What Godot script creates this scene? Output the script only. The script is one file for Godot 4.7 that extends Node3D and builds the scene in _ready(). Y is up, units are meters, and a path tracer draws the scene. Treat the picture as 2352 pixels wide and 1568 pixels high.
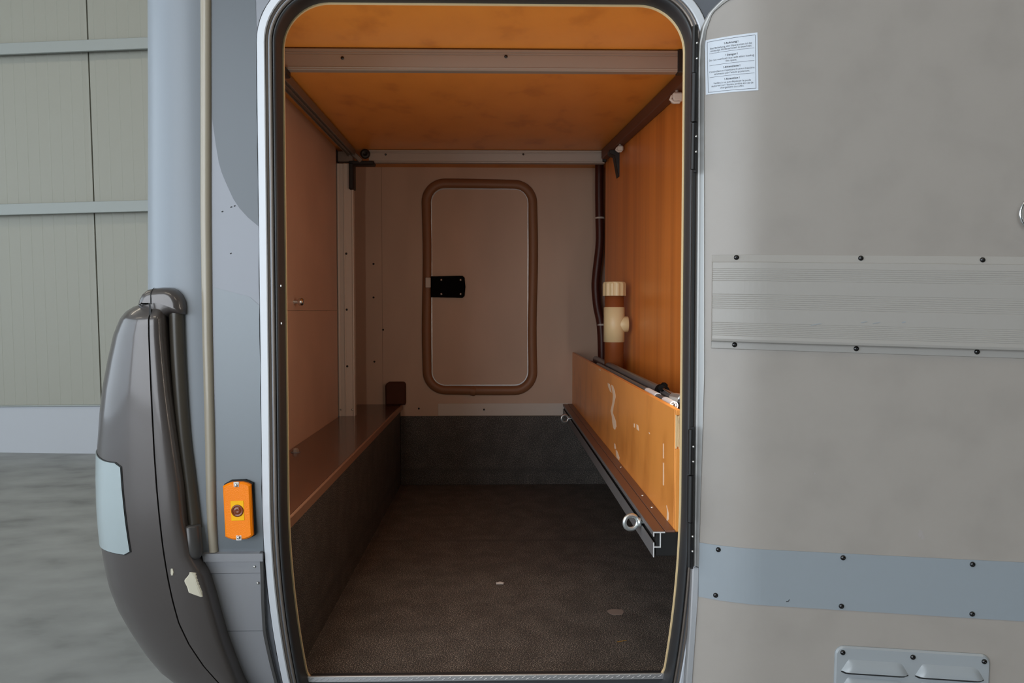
extends Node3D
# Storage hatch in the side of a silver motorhome parked in a hall. Metres, y up; z = 0 is the outer skin of the vehicle's side.

var M := {}
var dome: ArrayMesh
var used := {}

func _ready() -> void:
	# ---------------------------------------------------------------- camera, air, exposure
	var cam := Camera3D.new()
	cam.name = "camera"
	cam.fov = 46.38
	cam.position = Vector3(0, 1.2, 1.45)
	cam.rotation_degrees = Vector3(-2.253, -1.127, 0)
	cam.near = 0.05
	cam.far = 100.0
	cam.current = true
	add_child(cam)
	var env := Environment.new()
	env.background_mode = Environment.BG_COLOR
	env.background_color = Color(0.72, 0.78, 0.85)
	env.tonemap_mode = Environment.TONE_MAPPER_LINEAR
	env.tonemap_exposure = 0.2
	env.sdfgi_enabled = true
	env.ssao_enabled = true
	env.ssil_enabled = true
	var we := WorldEnvironment.new()
	we.name = "air"
	we.environment = env
	add_child(we)
	# unseen gate and side glazing, placed to light the vehicle from the left front
	area_light("unseen_gate_light", Vector3(-4.8, 2.45, 6.88), Vector3(0, 0, 0), Vector2(7.4, 4.5), Color(0.95, 0.975, 1.0), 255.0)
	area_light("unseen_glazing_light", Vector3(-8.85, 2.4, 1.4), Vector3(0, -90, 0), Vector2(9.6, 4.2), Color(0.89, 0.95, 1.0), 135.0)
	# unseen strip lamps under the hall roof, placed to light the hall from above
	for i in 3:
		for j in 2:
			area_light("unseen_strip_lamp_light", Vector3(-5.0 + 4.5 * i, 5.2, -2.2 + 4.6 * j), Vector3(-90, 0, 0), Vector2(2.4, 0.5), Color(1.0, 0.95, 0.86), 16.0)
	# two fill strips added either side of the hatch to brighten the compartment
	for s in [-1.0, 1.0]:
		area_light("added_fill_lamp_light", Vector3(0.495 * s - 0.012 - 0.026 * s, 1.24, -0.092), Vector3(0, 53.0 * s, 0), Vector2(0.05, 0.66), Color(1.0, 0.95, 0.88), 1.0)
	materials()
	dome = dome_mesh()
	hall()
	compartment()
	motorhome()
	hatch_door()
	fittings()
	poles_and_litter()

func area_light(called: String, at: Vector3, turn: Vector3, size: Vector2, c: Color, e: float) -> void:
	var l := AreaLight3D.new()
	l.name = called
	l.area_size = size
	l.area_normalize_energy = true
	l.light_color = c
	l.light_energy = e
	l.area_range = 40.0
	l.shadow_enabled = true
	l.position = at
	l.rotation_degrees = turn
	add_child(l, true)

# ==================================================================== mesh helpers
class MB:
	var st := SurfaceTool.new()
	func _init() -> void:
		st.begin(Mesh.PRIMITIVE_TRIANGLES)
		st.set_smooth_group(-1)
	func smooth(n: int) -> void:
		st.set_smooth_group(n)
	func tri(a: Vector3, b: Vector3, c: Vector3) -> void:
		st.add_vertex(a)
		st.add_vertex(b)
		st.add_vertex(c)
	func quad(a: Vector3, b: Vector3, c: Vector3, d: Vector3) -> void:
		tri(a, b, c)
		tri(a, c, d)
	func oq(mid: Vector3, a: Vector3, b: Vector3, c: Vector3, d: Vector3) -> void:
		if (b - a).cross(c - a).dot((a + b + c + d) / 4.0 - mid) > 0.0:
			quad(a, d, c, b)
		else:
			quad(a, b, c, d)
	func ot(mid: Vector3, a: Vector3, b: Vector3, c: Vector3) -> void:
		if (b - a).cross(c - a).dot((a + b + c) / 3.0 - mid) > 0.0:
			tri(a, c, b)
		else:
			tri(a, b, c)
	# a box with chamfered edges
	func box(c: Vector3, s: Vector3, bev := 0.0, rot := Basis()) -> MB:
		var h := s / 2.0
		var b: float = minf(bev, minf(h.x, minf(h.y, h.z)) * 0.9)
		var sg := [-1.0, 1.0]
		var P := func(x: float, y: float, z: float) -> Vector3: return c + rot * Vector3(x, y, z)
		for k in 3:
			var i := (k + 1) % 3
			var j := (k + 2) % 3
			for s1 in sg:
				var q := []
				for uv in [[-1, -1], [1, -1], [1, 1], [-1, 1]]:
					var v := Vector3()
					v[k] = s1 * h[k]
					v[i] = uv[0] * (h[i] - b)
					v[j] = uv[1] * (h[j] - b)
					q.append(c + rot * v)
				oq(c, q[0], q[1], q[2], q[3])
			if b > 0.0:
				for s1 in sg:
					for s2 in sg:
						var q := []
						for e in [[0, -1], [0, 1], [1, 1], [1, -1]]:
							var v := Vector3()
							v[k] = e[1] * (h[k] - b)
							v[i] = s1 * (h[i] - (b if e[0] == 1 else 0.0))
							v[j] = s2 * (h[j] - (0.0 if e[0] == 1 else b))
							q.append(c + rot * v)
						oq(c, q[0], q[1], q[2], q[3])
		if b > 0.0:
			for sx in sg:
				for sy in sg:
					for sz in sg:
						ot(c, P.call(sx * h.x, sy * (h.y - b), sz * (h.z - b)), P.call(sx * (h.x - b), sy * h.y, sz * (h.z - b)), P.call(sx * (h.x - b), sy * (h.y - b), sz * h.z))
		return self
	func span(a: Vector3, b: Vector3, bev := 0.0) -> MB:
		return box((a + b) / 2.0, (b - a).abs(), bev)
	# rows of points joined by faces
	func grid(rows: Array, wrap := false) -> MB:
		for i in rows.size() - 1:
			var a: Array = rows[i]
			var b: Array = rows[i + 1]
			for j in (a.size() if wrap else a.size() - 1):
				var k := (j + 1) % a.size()
				quad(a[j], a[k], b[k], b[j])
		return self
	func fan(p: Array, flip := false) -> MB:
		var m := Vector3()
		for q in p:
			m += q
		m /= p.size()
		for i in p.size():
			if flip:
				tri(m, p[(i + 1) % p.size()], p[i])
			else:
				tri(m, p[i], p[(i + 1) % p.size()])
		return self
	# a round bar along a path
	func tube(path: Array, r: float, n := 12, caps := true, radii: Array = []) -> MB:
		var rows := []
		var up := Vector3(0.123, 0.97, 0.21).normalized()
		for i in path.size():
			var p: Vector3 = path[i]
			var d: Vector3 = (path[mini(i + 1, path.size() - 1)] - path[maxi(i - 1, 0)]).normalized()
			if absf(d.dot(up)) > 0.95 and i == 0:
				up = Vector3(1, 0.1, 0.05).normalized()
			var u := (up - d * up.dot(d)).normalized()
			up = u
			var v := d.cross(u)
			var rr: float = radii[i] if radii.size() else r
			var row := []
			for k in n:
				var t := TAU * k / n
				row.append(p + (u * cos(t) + v * sin(t)) * rr)
			rows.append(row)
		smooth(1)
		grid(rows, true)
		if caps:
			smooth(-1)
			fan(rows[0], true)
			fan(rows[-1])
		return self
	func ring_tube(path: Array, r: float, n := 10) -> MB:
		var p := path.duplicate()
		p.append(path[0])
		p.append(path[1])
		return tube(p, r, n, false)
	# a turned shape: pairs (radius, height) along the y axis of the given frame
	func lathe(x: Transform3D, prof: Array, n := 20, sg := 1) -> MB:
		var rows := []
		for q in prof:
			var row := []
			for k in n:
				var t := TAU * k / n
				row.append(x * Vector3(q[0] * cos(t), q[1], q[0] * sin(t)))
			rows.append(row)
		smooth(sg)
		grid(rows, true)
		return self
	# an outline pulled along an axis: p in the frame's xy, depth along its z
	func prism(x: Transform3D, p: PackedVector2Array, z0: float, z1: float, bev := 0.0) -> MB:
		var c := Vector2()
		for q in p:
			c += q
		c /= p.size()
		var inner := PackedVector2Array()
		if bev > 0.0:
			for i in p.size():
				var a := (p[i] - p[i - 1]).normalized()
				var b := (p[(i + 1) % p.size()] - p[i]).normalized()
				var na := Vector2(a.y, -a.x)
				var nb := Vector2(b.y, -b.x)
				var nn := (na + nb).normalized()
				if nn.dot(p[i] - c) < 0.0 and not Geometry2D.is_polygon_clockwise(p):
					nn = nn
				var o := 1.0 if not Geometry2D.is_polygon_clockwise(p) else -1.0
				inner.append(p[i] - nn * o * bev / maxf(0.4, nn.dot(na)))
		else:
			inner = p
		var idx := Geometry2D.triangulate_polygon(inner)
		var ccw := not Geometry2D.is_polygon_clockwise(p)
		for k in range(0, idx.size(), 3):
			var a := inner[idx[k]]
			var b := inner[idx[k + 1]]
			var d := inner[idx[k + 2]]
			var A := x * Vector3(a.x, a.y, z1)
			var B := x * Vector3(b.x, b.y, z1)
			var D := x * Vector3(d.x, d.y, z1)
			if (b - a).cross(d - a) > 0.0:
				tri(A, D, B)
			else:
				tri(A, B, D)
		var idx2 := Geometry2D.triangulate_polygon(p)
		for k in range(0, idx2.size(), 3):
			var a := p[idx2[k]]
			var b := p[idx2[k + 1]]
			var d := p[idx2[k + 2]]
			tri(x * Vector3(a.x, a.y, z0), x * Vector3(b.x, b.y, z0), x * Vector3(d.x, d.y, z0))
		for i in p.size():
			var j := (i + 1) % p.size()
			var zs := z1 - bev * signf(z1 - z0)
			var q := [x * Vector3(p[i].x, p[i].y, z0), x * Vector3(p[j].x, p[j].y, z0), x * Vector3(p[j].x, p[j].y, zs), x * Vector3(p[i].x, p[i].y, zs)]
			if ccw:
				quad(q[3], q[2], q[1], q[0])
			else:
				quad(q[0], q[1], q[2], q[3])
			if bev > 0.0:
				var e := [x * Vector3(inner[j].x, inner[j].y, z1), x * Vector3(inner[i].x, inner[i].y, z1)]
				if ccw:
					quad(e[1], e[0], q[2], q[3])
				else:
					quad(q[3], q[2], e[0], e[1])
		return self
	func mesh() -> ArrayMesh:
		st.generate_normals()
		return st.commit()

func V(x: float, y: float, z: float) -> Vector3:
	return Vector3(x, y, z)

func numbered(called: String) -> String:
	if not used.has(called):
		used[called] = 0
		return called
	used[called] += 1
	return "%s_%03d" % [called, used[called]]

# commits a shape as one named mesh
func obj(called: String, mb: MB, m: Material, parent: Node = null, label := "") -> MeshInstance3D:
	return put(called, mb.mesh(), m, parent, label)

func put(called: String, mesh: Mesh, m: Material, parent: Node = null, label := "") -> MeshInstance3D:
	var o := MeshInstance3D.new()
	o.mesh = mesh
	o.material_override = m
	o.cast_shadow = GeometryInstance3D.SHADOW_CASTING_SETTING_ON
	if parent == null:
		o.name = numbered(called)
		add_child(o)
	else:
		var n := 0
		var nm := called
		while parent.has_node(NodePath(nm)):
			n += 1
			nm = "%s_%03d" % [called, n]
		o.name = nm
		parent.add_child(o)
	if label:
		o.set_meta("label", label)
	return o

func tag(o: Node, label: String, category: String, group := "", kind := "") -> Node:
	o.set_meta("label", label)
	o.set_meta("category", category)
	if group:
		o.set_meta("group", group)
	if kind:
		o.set_meta("kind", kind)
	return o

func thing(called: String, label: String, category: String, at := Vector3.ZERO, group := "", kind := "") -> Node3D:
	var o := Node3D.new()
	o.name = numbered(called)
	o.position = at
	add_child(o)
	tag(o, label, category, group, kind)
	return o

func dome_mesh() -> ArrayMesh:
	var mb := MB.new()
	mb.lathe(Transform3D(), [[1.0, 0.0], [1.0, 0.12], [0.88, 0.42], [0.6, 0.66], [0.3, 0.76], [0.16, 0.76], [0.10, 0.55], [0.0, 0.5]], 14)
	return mb.mesh()

# a domed screw head facing along n
func screw(called: String, parent: Node, at: Vector3, n: Vector3, r: float, m: Material) -> MeshInstance3D:
	var o := put(called, dome, m, parent)
	var y := n.normalized()
	var xx := y.cross(Vector3(0.31, 0.2, 0.9)).normalized()
	o.transform = Transform3D(Basis(xx * r, y * r, xx.cross(y) * r), at)
	return o

# how far the side of the vehicle turns inwards below 0.86 m
func zb(y: float) -> float:
	var t := clampf(0.86 - y, 0.0, 0.75)
	return -(0.9 * t * t - 0.35 * t * t * t)

func nb(y: float) -> Vector3:
	var s := (zb(y + 0.004) - zb(y - 0.004)) / 0.008
	return Vector3(0, -s, 1).normalized()

func lut(tab: Array, y: float) -> float:   # [[y, x], ...] with y falling
	if y >= tab[0][0]:
		return tab[0][1]
	for i in tab.size() - 1:
		if y >= tab[i + 1][0]:
			return lerpf(tab[i + 1][1], tab[i][1], (y - tab[i + 1][0]) / (tab[i][0] - tab[i + 1][0]))
	return tab[-1][1]

# a thin plate that follows the side of the vehicle between two edges
func side_sheet(left: Array, right: Array, y0: float, y1: float, off: float, thick: float, ny := 24) -> MB:
	var mb := MB.new()
	var front := []
	var back := []
	for i in ny + 1:
		var y := lerpf(y0, y1, float(i) / ny)
		var a := lut(left, y)
		var b := lut(right, y)
		var rf := []
		var rb := []
		for k in 4:
			var p := V(lerpf(a, b, k / 3.0), y, zb(y))
			rf.append(p + nb(y) * off)
			rb.append(p + nb(y) * (off - thick))
		front.append(rf)
		back.append(rb)
	mb.smooth(1)
	mb.grid(front)
	mb.smooth(2)
	mb.grid(back)
	mb.smooth(-1)
	for i in ny:
		mb.quad(front[i][0], front[i + 1][0], back[i + 1][0], back[i][0])
		mb.quad(front[i][3], front[i + 1][3], back[i + 1][3], back[i][3])
	mb.quad(front[0][0], front[0][3], back[0][3], back[0][0])
	mb.quad(front[ny][0], front[ny][3], back[ny][3], back[ny][0])
	return mb

# rounded rectangle as [points, outward normals]
func round_rect(x0: float, x1: float, y0: float, y1: float, rt: float, rb: float, nc := 10, ns := 24) -> Array:
	var p := []
	var n := []
	var corners := [[V(x1 - rt, y1 - rt, 0), rt, 0.0], [V(x0 + rt, y1 - rt, 0), rt, PI / 2], [V(x0 + rb, y0 + rb, 0), rb, PI], [V(x1 - rb, y0 + rb, 0), rb, 3 * PI / 2]]
	for i in 4:
		var c: Vector3 = corners[i][0]
		for k in nc + 1:
			var t: float = corners[i][2] + PI / 2 * k / nc
			var d := V(cos(t), sin(t), 0)
			p.append(c + d * corners[i][1])
			n.append(d)
		var a: Vector3 = p[-1]
		var nx: Array = corners[(i + 1) % 4]
		var d2: Vector3 = n[-1]
		var b: Vector3 = nx[0] + d2 * nx[1]
		for k in range(1, ns):
			p.append(a.lerp(b, float(k) / ns))
			n.append(d2)
	return [p, n]

# a profile of (outwards, towards the front) carried round a closed outline
func ring(path: Array, prof: Array, bent: bool, z := 0.0, sg := 1, closed_prof := false) -> MB:
	var mb := MB.new()
	mb.smooth(sg)
	var rows := []
	for i in path[0].size():
		var row := []
		for q in prof:
			var b: Vector3 = path[0][i] + path[1][i] * q[0]
			if bent:
				row.append(V(b.x, b.y, zb(b.y)) + nb(b.y) * q[1])
			else:
				row.append(V(b.x, b.y, z + q[1]))
		if closed_prof:
			row.append(row[0])
		rows.append(row)
	rows.append(rows[0])
	mb.grid(rows)
	return mb

# ==================================================================== materials
func mat(called: String, c: Color, rough: float, metal := 0.0, spec := 0.5, coat := 0.0) -> StandardMaterial3D:
	var m := StandardMaterial3D.new()
	m.resource_name = called
	m.albedo_color = c
	m.roughness = rough
	m.metallic = metal
	m.metallic_specular = spec
	if coat > 0.0:
		m.clearcoat_enabled = true
		m.clearcoat = coat
		m.clearcoat_roughness = 0.08
	M[called] = m
	return m

func noise(freq: float, kind: int, octaves: int, size: int, ramp: Array, sd: int, bump := false) -> NoiseTexture2D:
	var f := FastNoiseLite.new()
	f.noise_type = kind
	f.frequency = freq
	f.fractal_octaves = octaves
	f.seed = sd
	var t := NoiseTexture2D.new()
	t.width = size
	t.height = size
	t.seamless = true
	t.seamless_blend_skirt = 0.05
	t.noise = f
	if bump:
		return t
	var g := Gradient.new()
	var offs := PackedFloat32Array()
	var cols := PackedColorArray()
	for r in ramp:
		offs.append(r[0])
		cols.append(r[1])
	g.offsets = offs
	g.colors = cols
	t.color_ramp = g
	return t

func tri_map(m: StandardMaterial3D, t: Texture2D, scale: Vector3) -> void:
	m.albedo_texture = t
	m.uv1_triplanar = true
	m.uv1_world_triplanar = true
	m.uv1_scale = scale

func grey(v: float) -> Color:
	return Color(v, v, v)

func materials() -> void:
	var S := FastNoiseLite.TYPE_SIMPLEX_SMOOTH
	mat("paint", Color(0.43, 0.445, 0.475), 0.34, 0.15, 0.5, 0.25)
	mat("paint_column", Color(0.545, 0.57, 0.60), 0.34, 0.0, 0.35)
	mat("stripe_dark", Color(0.305, 0.325, 0.345), 0.33, 0.2)
	mat("stripe_grey", Color(0.44, 0.465, 0.485), 0.33, 0.2)
	mat("trim_cream", Color(0.62, 0.585, 0.52), 0.35, 0.0, 0.5, 0.3)
	mat("moulding", Color(0.315, 0.295, 0.29), 0.32, 0.25, 0.5, 0.4)
	mat("skirt", Color(0.60, 0.605, 0.625), 0.38, 0.3)
	mat("grab", Color(0.27, 0.25, 0.22), 0.35, 0.0, 0.5)
	mat("socket", Color(0.32, 0.315, 0.315), 0.3, 0.3)
	mat("lens_white", Color(0.62, 0.665, 0.675), 0.30, 0.1, 0.5, 0.5)
	mat("chip", Color(0.80, 0.775, 0.70), 0.7)
	mat("black", Color(0.035, 0.035, 0.037), 0.6)
	mat("rubber", Color(0.20, 0.205, 0.215), 0.48)
	mat("hinge_black", Color(0.08, 0.08, 0.085), 0.5)
	mat("flange_white", Color(0.82, 0.835, 0.86), 0.35, 0.05)
	mat("alu", Color(0.72, 0.72, 0.73), 0.38, 0.85)
	mat("alu_dull", Color(0.66, 0.63, 0.60), 0.45, 0.6)
	mat("alu_channel", Color(0.52, 0.48, 0.45), 0.45, 0.6)
	mat("alu_dirty", Color(0.52, 0.52, 0.53), 0.5, 0.5)
	mat("door_trim", Color(0.66, 0.66, 0.655), 0.42, 0.35)
	mat("ply", Color(0.86, 0.76, 0.58), 0.75)
	mat("chrome", Color(0.85, 0.86, 0.87), 0.15, 1.0)
	mat("chrome_dull", Color(0.86, 0.86, 0.86), 0.5, 0.3)
	mat("zinc", Color(0.80, 0.82, 0.82), 0.32, 0.85)
	mat("screw_dark", Color(0.26, 0.26, 0.265), 0.22, 1.0)
	mat("screw_bright", Color(0.75, 0.75, 0.74), 0.3, 0.9)
	mat("door_strip", Color(0.61, 0.595, 0.575), 0.42)
	mat("door_plate", Color(0.55, 0.58, 0.605), 0.40, 0.1)
	mat("vent", Color(0.58, 0.60, 0.615), 0.35, 0.05)
	mat("sticker", Color(0.80, 0.83, 0.87), 0.5)
	mat("ink", Color(0.20, 0.21, 0.24), 0.7)
	mat("orange", Color(1.0, 0.53, 0.0), 0.3, 0.0, 0.3, 0.3)
	mat("amber_window", Color(1.0, 0.74, 0.01), 0.2, 0.0, 0.3, 0.3)
	mat("bulb_brown", Color(0.46, 0.20, 0.02), 0.2)
	mat("plastic_brown", Color(0.33, 0.21, 0.17), 0.7, 0.0, 0.2)
	mat("bracket_black", Color(0.10, 0.09, 0.09), 0.5)
	mat("latch_black", Color(0.03, 0.028, 0.03), 0.75, 0.0, 0.2)
	mat("pale_plastic", Color(0.80, 0.76, 0.72), 0.4)
	mat("pipe_cream", Color(0.83, 0.75, 0.58), 0.42)
	mat("pipe_brown", Color(0.50, 0.27, 0.13), 0.45)
	mat("hose", Color(0.30, 0.12, 0.08), 0.45)
	mat("seal_brown", Color(0.56, 0.39, 0.27), 0.5)
	mat("ledge_nose", Color(0.58, 0.43, 0.34), 0.4)
	mat("pole_grey", Color(0.42, 0.43, 0.45), 0.35, 0.5)
	mat("pole_white", Color(0.83, 0.83, 0.85), 0.35)
	mat("dark_wood", Color(0.40, 0.25, 0.18), 0.6)
	mat("rail_brown", Color(0.46, 0.32, 0.26), 0.45)
	mat("paper", Color(0.88, 0.86, 0.84), 0.8)
	mat("straw", Color(0.62, 0.46, 0.22), 0.8)
	mat("tyre", Color(0.05, 0.05, 0.05), 0.8)
	mat("stain", Color(0.56, 0.50, 0.47), 0.9)
	mat("scratch", Color(0.93, 0.83, 0.72), 0.75)
	mat("hall_panel", Color(0.565, 0.56, 0.515), 0.5)
	mat("hall_rail", Color(0.56, 0.575, 0.56), 0.5, 0.15)
	mat("plinth", Color(0.67, 0.68, 0.70), 0.8)
	mat("hall_roof", Color(0.62, 0.62, 0.60), 0.8)
	var glow := mat("unseen_window_glow", Color(0.85, 0.9, 0.95), 0.5)
	glow.emission_enabled = true
	glow.emission = Color(0.90, 0.955, 1.0)
	glow.emission_energy_multiplier = 1.0
	var lamp := mat("lamp_glow", Color(0.9, 0.9, 0.88), 0.5)
	lamp.emission_enabled = true
	lamp.emission = Color(1.0, 0.95, 0.86)
	lamp.emission_energy_multiplier = 1.5
	# surfaces with a pattern of their own
	var m := mat("laminate", Color(0.86, 0.72, 0.63), 0.42)
	tri_map(m, noise(0.01, S, 4, 256, [[0.0, grey(0.93)], [1.0, grey(1.0)]], 3), V(0.8, 0.8, 0.8))
	m = mat("laminate_back", Color(0.81, 0.69, 0.60), 0.45)
	tri_map(m, noise(0.008, S, 4, 256, [[0.0, grey(0.92)], [1.0, grey(1.0)]], 5), V(1.2, 0.5, 1.2))
	m = mat("wood_wall", Color(0.92, 0.56, 0.25), 0.36)
	tri_map(m, noise(0.02, S, 4, 256, [[0.0, Color(0.84, 0.80, 0.76)], [0.5, Color(0.95, 0.94, 0.93)], [1.0, grey(1.0)]], 7), V(2.2, 0.06, 2.2))
	m = mat("wood_board", Color(0.95, 0.64, 0.32), 0.32)
	tri_map(m, noise(0.012, S, 4, 256, [[0.0, Color(0.88, 0.84, 0.81)], [0.45, Color(0.97, 0.96, 0.95)], [1.0, grey(1.0)]], 9), V(1.2, 1.2, 1.6))
	m = mat("wood_ceiling", Color(0.90, 0.595, 0.255), 0.45)
	tri_map(m, noise(0.012, S, 5, 512, [[0.0, Color(0.87, 0.83, 0.80)], [0.35, Color(0.97, 0.96, 0.95)], [1.0, grey(1.0)]], 11), V(1.0, 1.0, 0.6))
	m = mat("ledge_top", Color(0.36, 0.22, 0.155), 0.25, 0.0, 0.5, 0.3)
	tri_map(m, noise(0.02, S, 4, 256, [[0.0, grey(0.85)], [1.0, grey(1.0)]], 13), V(3, 3, 0.8))
	var speckle: Texture2D = null
	var bumps := noise(0.19, S, 3, 2048, [], 16, true)
	var dust := noise(0.02, S, 4, 512, [[0.2, grey(0.86)], [0.75, grey(1.0)]], 17)
	for q in [["tray", Color(0.70, 0.68, 0.67), 15], ["tray_brightened", Color(0.88, 0.855, 0.84), 18]]:  # second entry: same tray material, lightened so the floor looks better lit
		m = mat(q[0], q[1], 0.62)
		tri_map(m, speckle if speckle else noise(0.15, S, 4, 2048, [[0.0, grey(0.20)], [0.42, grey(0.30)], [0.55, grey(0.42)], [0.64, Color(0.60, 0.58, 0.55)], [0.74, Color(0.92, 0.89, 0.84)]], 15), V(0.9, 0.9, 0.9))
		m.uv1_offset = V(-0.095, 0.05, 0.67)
		speckle = m.albedo_texture
		m.heightmap_enabled = true
		m.heightmap_texture = bumps
		m.heightmap_scale = 0.05
		m.detail_enabled = true
		m.detail_blend_mode = BaseMaterial3D.BLEND_MODE_MUL
		m.detail_albedo = dust
	m = mat("door_panel", Color(0.60, 0.575, 0.55), 0.40)
	tri_map(m, noise(0.012, S, 5, 512, [[0.0, grey(0.955)], [0.5, grey(0.99)], [1.0, grey(1.0)]], 19), V(1.2, 1.2, 1.2))
	m = mat("concrete", Color(0.66, 0.67, 0.67), 0.55)
	tri_map(m, noise(0.006, S, 6, 1024, [[0.0, grey(0.70)], [0.3, grey(0.82)], [0.6, grey(0.87)], [1.0, grey(0.93)]], 21), V(0.32, 0.32, 0.5))
	m = mat("drum", Color(0.5, 0.5, 0.5), 0.7)
	for k in ["orange"]:
		var o: StandardMaterial3D = M[k]
		o.uv1_triplanar = true
		o.uv1_world_triplanar = true
		o.uv1_scale = V(20, 20, 20)
		o.heightmap_enabled = true
		o.heightmap_texture = noise(0.12, FastNoiseLite.TYPE_CELLULAR, 1, 256, [], 23, true)
		o.heightmap_scale = 0.03

# ==================================================================== the hall
func hall() -> void:
	var fl := obj("floor_hall", MB.new().span(V(-9, -0.2, -7.5), V(8, 0, 7.0)), M.concrete)
	tag(fl, "smooth grey concrete floor of the hall left of the vehicle", "floor", "", "structure")
	tag(obj("ceiling_hall", MB.new().span(V(-9, 5.6, -7.5), V(8, 5.8, 7.2)), M.hall_roof), "grey roof of the hall above the vehicle", "ceiling", "", "structure")
	tag(obj("wall_hall_left", MB.new().span(V(-9.2, 0, -7.5), V(-9, 5.6, 7.2)), M.hall_panel), "panelled side wall of the hall with the long unseen glazing", "wall", "", "structure")
	tag(obj("wall_hall_right", MB.new().span(V(8, 0, -7.5), V(8.2, 5.6, 7.2)), M.hall_panel), "closed panelled side wall of the hall", "wall", "", "structure")
	var fr := MB.new()
	fr.span(V(-9, 0, 7.0), V(-8.6, 5.6, 7.2)).span(V(-1.0, 0, 7.0), V(8, 5.6, 7.2)).span(V(-8.6, 4.8, 7.0), V(-1.0, 5.6, 7.2)).span(V(-8.6, 0, 7.0), V(-1.0, 0.15, 7.2))
	tag(obj("wall_hall_front", fr, M.hall_panel), "panelled front wall of the hall round the unseen translucent gate", "wall", "", "structure")
	tag(obj("window_1", MB.new().span(V(-8.6, 0.15, 7.0), V(-1.0, 4.8, 7.1)), M.unseen_window_glow), "wide translucent gate out of view behind the camera, lighting the vehicle", "window", "", "structure")  # gate out of view, placed to light the open side
	tag(obj("window_2", MB.new().span(V(-9.1, 0.2, -3.5), V(-8.98, 4.6, 6.3)), M.unseen_window_glow), "long frosted glazing in the hall's side wall out of view, lighting the vehicle from the left", "window", "", "structure")  # glazing out of view, placed to light left-facing surfaces
	for i in 3:  # roof lamps out of view, placed for light from above
		for j in 2:
			var t := thing("unseen_strip_lamp", "unseen long white strip lamp under the hall roof, %s row, %s" % [["far", "near"][j], ["beside the left glazing", "in the middle", "on the right"][i]], "ceiling lamp", V(-5.0 + 4.5 * i, 5.6, -2.2 + 4.6 * j), "unseen strip lamps under the hall roof")
			obj("housing", MB.new().box(V(0, -0.17, 0), V(2.5, 0.32, 0.6), 0.03), M.hall_rail, t)
			obj("diffuser", MB.new().box(V(0, -0.345, 0), V(2.4, 0.03, 0.5), 0.01), M.lamp_glow, t)
	# the far wall: sandwich panels with fine ribs, two purlins across them and a concrete plinth below
	var w := thing("wall_hall_back", "cream ribbed sandwich panel wall of the hall with two grey cross rails", "wall", V(-3.351, 0, -5.255), "", "structure")
	w.transform = Transform3D(Basis(Vector3.UP, deg_to_rad(-5.0)) * Basis(Vector3.BACK, deg_to_rad(1.0)), w.position)
	obj("backing", MB.new().span(V(-6.5, -0.2, -0.16), V(11.5, 5.9, -0.04)), M.hall_panel, w)
	var mb := MB.new()
	var wid := 0.994
	var prof := []
	prof.append([0.0, -0.03])
	prof.append([0.003, 0.0])
	for k in 10:
		var x := 0.052 + 0.0985 * k
		prof.append_array([[x - 0.004, 0.0], [x + 0.004, 0.0036], [x + 0.085, 0.0] if k < 9 else [x + 0.03, 0.0]])
	prof.append([wid - 0.003, 0.0])
	prof.append([wid, -0.03])
	var r0 := []
	var r1 := []
	for q in prof:
		r0.append(V(q[0], 0.405, q[1]))
		r1.append(V(q[0], 5.75, q[1]))
	mb.grid([r1, r0])
	mb.quad(V(0, 0.405, -0.03), V(wid, 0.405, -0.03), V(wid, 0.405, 0), V(0, 0.405, 0))
	var pm := mb.mesh()
	for k in range(-6, 11):
		var o := put("wall_panel", pm, M.hall_panel, w)
		o.position = V(0.058 + k + 0.003 - 0.0, 0, 0)
	obj("concrete_plinth", MB.new().span(V(-6.5, -0.2, -0.05), V(11.5, 0.40, 0.012), 0.004), M.plinth, w)
	obj("drip_edge", MB.new().box(V(2.5, 0.408, 0.012), V(18, 0.012, 0.03), 0.002), M.hall_rail, w)
	for y in [3.345, 2.04]:
		# a lipped C-section, open at the bottom
		var c := MB.new()
		var h := 0.046
		c.span(V(-6.5, y - h, 0.075), V(11.5, y + h, 0.082), 0.003)
		c.span(V(-6.5, y + h - 0.006, 0.002), V(11.5, y + h, 0.08), 0.002)
		c.span(V(-6.5, y - h, 0.055), V(11.5, y - h + 0.005, 0.08), 0.002)
		obj("cross_rail", c, M.hall_rail, w)

# ==================================================================== the storage compartment seen through the hatch
const OPEN := [-0.391, 0.349, 0.385, 1.762, 0.086, 0.06]

func wall_x(z: float) -> float:   # the wood wall on the right runs outwards towards the hatch
	return 0.569 + 0.069 * z

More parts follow.
